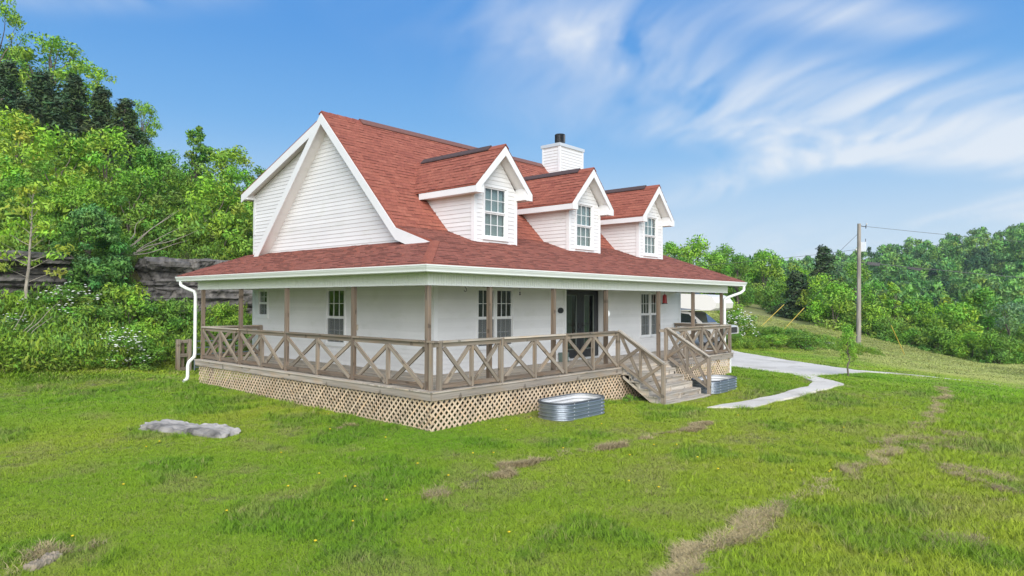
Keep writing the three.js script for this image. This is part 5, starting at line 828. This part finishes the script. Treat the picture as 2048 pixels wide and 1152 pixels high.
function tuft(seed, n, rad, h, w, splay) {
  const r = rng(seed), pos = [], nor = [], uv = [], idx = [];
  for (let i = 0; i < n; i++) {
    const a = r() * 6.283, d = Math.sqrt(r()) * rad, x = Math.cos(a) * d, z = Math.sin(a) * d, b = r() * 6.283, hh = h * (0.55 + r() * 0.7), l = splay * (0.3 + r()) * hh, dx = Math.cos(b), dz = Math.sin(b), wx = -dz * w * 0.5, wz = dx * w * 0.5, k = pos.length / 3, mx = x + dx * l * 0.35, mz = z + dz * l * 0.35;
    pos.push(x - wx, -0.01, z - wz, x + wx, -0.01, z + wz, mx + wx * 0.9, hh * 0.6, mz + wz * 0.9, mx - wx * 0.9, hh * 0.6, mz - wz * 0.9, x + dx * l, hh, z + dz * l);
    const ny = 0.75, nx = dx * -0.35 + (r() - 0.5) * 0.5, nz = dz * -0.35 + (r() - 0.5) * 0.5; for (let q = 0; q < 5; q++) { nor.push(nx, ny, nz); uv.push(q % 2, q / 4); }
    idx.push(k, k + 1, k + 2, k, k + 2, k + 3, k + 3, k + 2, k + 4);
  }
  const g = new THREE.BufferGeometry(); g.setAttribute('position', new THREE.Float32BufferAttribute(pos, 3)); g.setAttribute('normal', new THREE.Float32BufferAttribute(nor, 3)); g.setAttribute('uv', new THREE.Float32BufferAttribute(uv, 2)); g.setIndex(idx); return g;
}
const blocked = (x, z) => (x > -0.05 && x < 14.1 && z < 0.0 && z > -10.8) || (x > 6.7 && x < 9.4 && z >= 0 && z < 1.3) || (x > 2 && z < -2 && z > -11.2 && x < 14.6) || inPoly(x, z, drivePoly) || inPoly(x, z, walkPoly) || inPoly(x, z, stripPoly) || (Math.abs(x - 3.42) < 0.8 && Math.abs(z - 0.82) < 0.36) || (Math.abs(x - 10.48) < 0.82 && Math.abs(z - 0.9) < 0.36) || (((x + 3.1) * 0.325 + (z + 3.5) * 0.946) / 1.02) ** 2 + (((x + 3.1) * 0.946 - (z + 3.5) * 0.325) / 0.27) ** 2 < 1;
{
  const grass = [tuft(1, 26, 0.075, 0.03, 0.0046, 1.35), tuft(2, 26, 0.085, 0.037, 0.0043, 1.5), tuft(3, 18, 0.06, 0.068, 0.005, 1.1), tuft(4, 30, 0.27, 0.085, 0.017, 1.1)];
  const mat = new THREE.MeshPhysicalMaterial({ color: 0xffffff, roughness: 0.9, transmission: 0.3, thickness: 0, specularIntensity: 0.3 }), r = rng(2024), lists = [[], [], [], []];
  const C = camera.position, cell = 0.5;
  for (let gx = -24; gx < 66; gx += cell) for (let gz = -19; gz < 20; gz += cell) {
    const cx = gx + cell / 2, cz = gz + cell / 2, dx = cx - C.x, dz = cz - C.z, D = dx * 0.747 - dz * 0.665, Xl = dx * 0.665 + dz * 0.747, d = Math.hypot(dx, dz);
    if (D < 2.5 || d > 66 || Math.abs(Xl) > D * 0.95 + 1.5) continue;
    const den = d < 9 ? 900 : d < 13 ? 620 : d < 19 ? 340 : d < 28 ? 150 : d < 42 ? 40 : 14, n = den * cell * cell, m = Math.floor(n) + (r() < n % 1 ? 1 : 0);
    for (let i = 0; i < m; i++) {
      const x = gx + r() * cell, z = gz + r() * cell; if (blocked(x, z) || z < edgeZ(x) - 0.4 && x < 26) continue;
      const n1 = fbm(x * 0.22, z * 0.22, 4, 21), n2 = fbm(x * 1.1, z * 1.1, 3, 31), n3 = fbm(x * 2.6, z * 2.6, 2, 51), lush = sstep(0.56, 0.72, fbm(x * 0.9 + 30, z * 0.9, 3, 66) + 0.12 * sstep(-3.2, -1, x) * sstep(0.2, -0.5, z) * sstep(1, 0, x)), dry = sstep(0.55, 0.74, n2), h = hay(x, z), row = sstep(2.5, 4.5, z) * sstep(-4, 0, x);
      if (r() < dry * 0.3 * (1 - h)) continue;
      const rough = sstep(0.45, 0.7, n3) * 0.4 + lush * 0.35 + sstep(5.8, 7.2, z) * 0.4;
      const far = d > 24, type = far ? 3 : (lush > 0.3 && r() < 0.22) || (row && r() < 0.05) || (z > 6.2 && r() < 0.2) ? 2 : r() < 0.5 ? 0 : 1;
      let c = [mix(0.2, 0.5, n1), mix(0.44, 0.54, n1), mix(0.015, 0.05, n1)]; const v = r();
      c = [mix(c[0], 0.15, lush * 0.6), mix(c[1], 0.33, lush * 0.6), mix(c[2], 0.02, lush * 0.5)];
      const hy = h * 0.85, br = clamp(dry * 0.34 + (v > 0.9 ? 0.7 : 0) + 0); c = [mix(c[0], 0.44, br * 0.85), mix(c[1], 0.37, br * 0.85), mix(c[2], 0.17, br * 0.85)]; if (hy) { const q = hy * (0.5 + r() * 0.5); c = [mix(c[0], 0.56, q), mix(c[1], 0.56, q), mix(c[2], 0.2, q)]; }
      const e = 0.8 + r() * 0.4, s = (0.75 + r() * 0.5) * (far ? (d > 42 ? 1.5 : 1.0) : d > 15 ? 1.35 : 1);
      lists[type].push([x, ground(x, z), z, r() * 6.28, s, s * (0.72 + rough * 0.7) * (far ? mix(0.7, 0.55, h) : 1), c[0] * e, c[1] * e, c[2] * e]);
    }
  }
  const names = ['lawn_grass', 'lawn_grass_001', 'tall_grass', 'meadow_grass'], labels = ['short mown green grass of the lawn', 'slightly longer grass blades mixed through the lawn', 'taller grass clumps in the lawn', 'coarse grass on the far lawn and hay slope'];
  lists.forEach((l, i) => scatter(names[i], grass[i], mat, l, labels[i], 'grass'));
  // dry cut grass raked into two rows and loose patches
  const straw = tuft(9, 22, 0.075, 0.02, 0.004, 4.0), rows = [[[-2.9, 3.1], [-1.77, 3.03], [-0.81, 2.96], [0.06, 3.07], [1.1, 3.14], [2.61, 3.25], [4.9, 3.5]], [[-3.4, 6.6], [-2.36, 6.57], [-1.22, 6.61], [0.46, 6.71], [1.86, 6.81], [3.55, 6.88], [5.6, 6.82], [8.69, 6.69], [11.98, 6.46], [16.22, 6.01]]], list = [];
  const lay = (x, z, p, pale) => { if (r() > p) return; const v = 0.75 + r() * 0.5; list.push([x, ground(x, z) + 0.02 + r() * 0.035, z, r() * 6.28, 0.8 + r() * 0.6, 0.7 + r() * 0.7, mix(0.3, 0.52, pale) * v, mix(0.235, 0.42, pale) * v, mix(0.12, 0.215, pale) * v, (r() - 0.5) * 0.5]); };
  rows.forEach((L, ri) => { for (let i = 0; i + 1 < L.length; i++) { const n = Math.round(Math.hypot(L[i + 1][0] - L[i][0], L[i + 1][1] - L[i][1]) * (ri ? 640 : 520)); for (let q = 0; q < n; q++) { const k = r(), x = mix(L[i][0], L[i + 1][0], k), zc = mix(L[i][1], L[i + 1][1], k) + (fbm(x * 2.2, ri, 3, 3) - 0.5) * 0.55, w = (ri ? 0.09 : 0.07) + 0.16 * noise(x * 2.2, ri + 4, 9), gz = (r() + r() + r() - 1.5) / 1.5; lay(x, zc + gz * w, sstep(0.38, 0.62, noise(x * 1.5 + 3, ri * 5, 12)) * (ri ? mix(0.9, 0.22, sstep(-1.4, 1.0, x)) : 0.55) + 0.03, ri ? 0.8 : 0.4); } } });
  for (const [x, z, s] of [[5.85, 6.9, 0.7], [6.4, 7.2, 0.6], [3.76, 8.2, 0.6], [3.01, 8.6, 0.5], [-0.87, -1.6, 0.22], [0.35, 8.5, 0.4], [-6.6, 1.6, 0.3], [7.4, 7.4, 0.6]]) for (let i = 0; i < 420 * s * s * 4; i++) { const px = x + (r() + r() - 1) * s * 1.3, pz = z + (r() + r() - 1) * s; lay(px, pz, sstep(0.45, 0.62, fbm(px * 3.5, pz * 3.5, 3, 19)) * 0.8, 0.45); }
  scatter('dry_cut_grass', straw, std([1, 1, 1], { roughness: 1 }), list, 'rows and patches of dry tan cut grass on the lawn', 'cut grass');
  const fl = []; for (let i = 0; i < 70; i++) { const x = -7 + r() * 16, z = -5 + r() * 12; if (!blocked(x, z)) fl.push([x, ground(x, z) + 0.055, z, r() * 6, 1, 1, 0.75, 0.55, 0.02]); }
  scatter('dandelion_flowers', new THREE.SphereGeometry(0.018, 8, 5).scale(1, 0.5, 1), std([1, 1, 1]), fl, 'tiny yellow dandelion flowers dotted over the lawn', 'flowers');
}

// thin summer haze: the far wood fades a little toward blue
scene.fog = new THREE.FogExp2(new THREE.Color(0.72, 0.84, 0.96), 0.00025);
renderer.render(scene, camera);
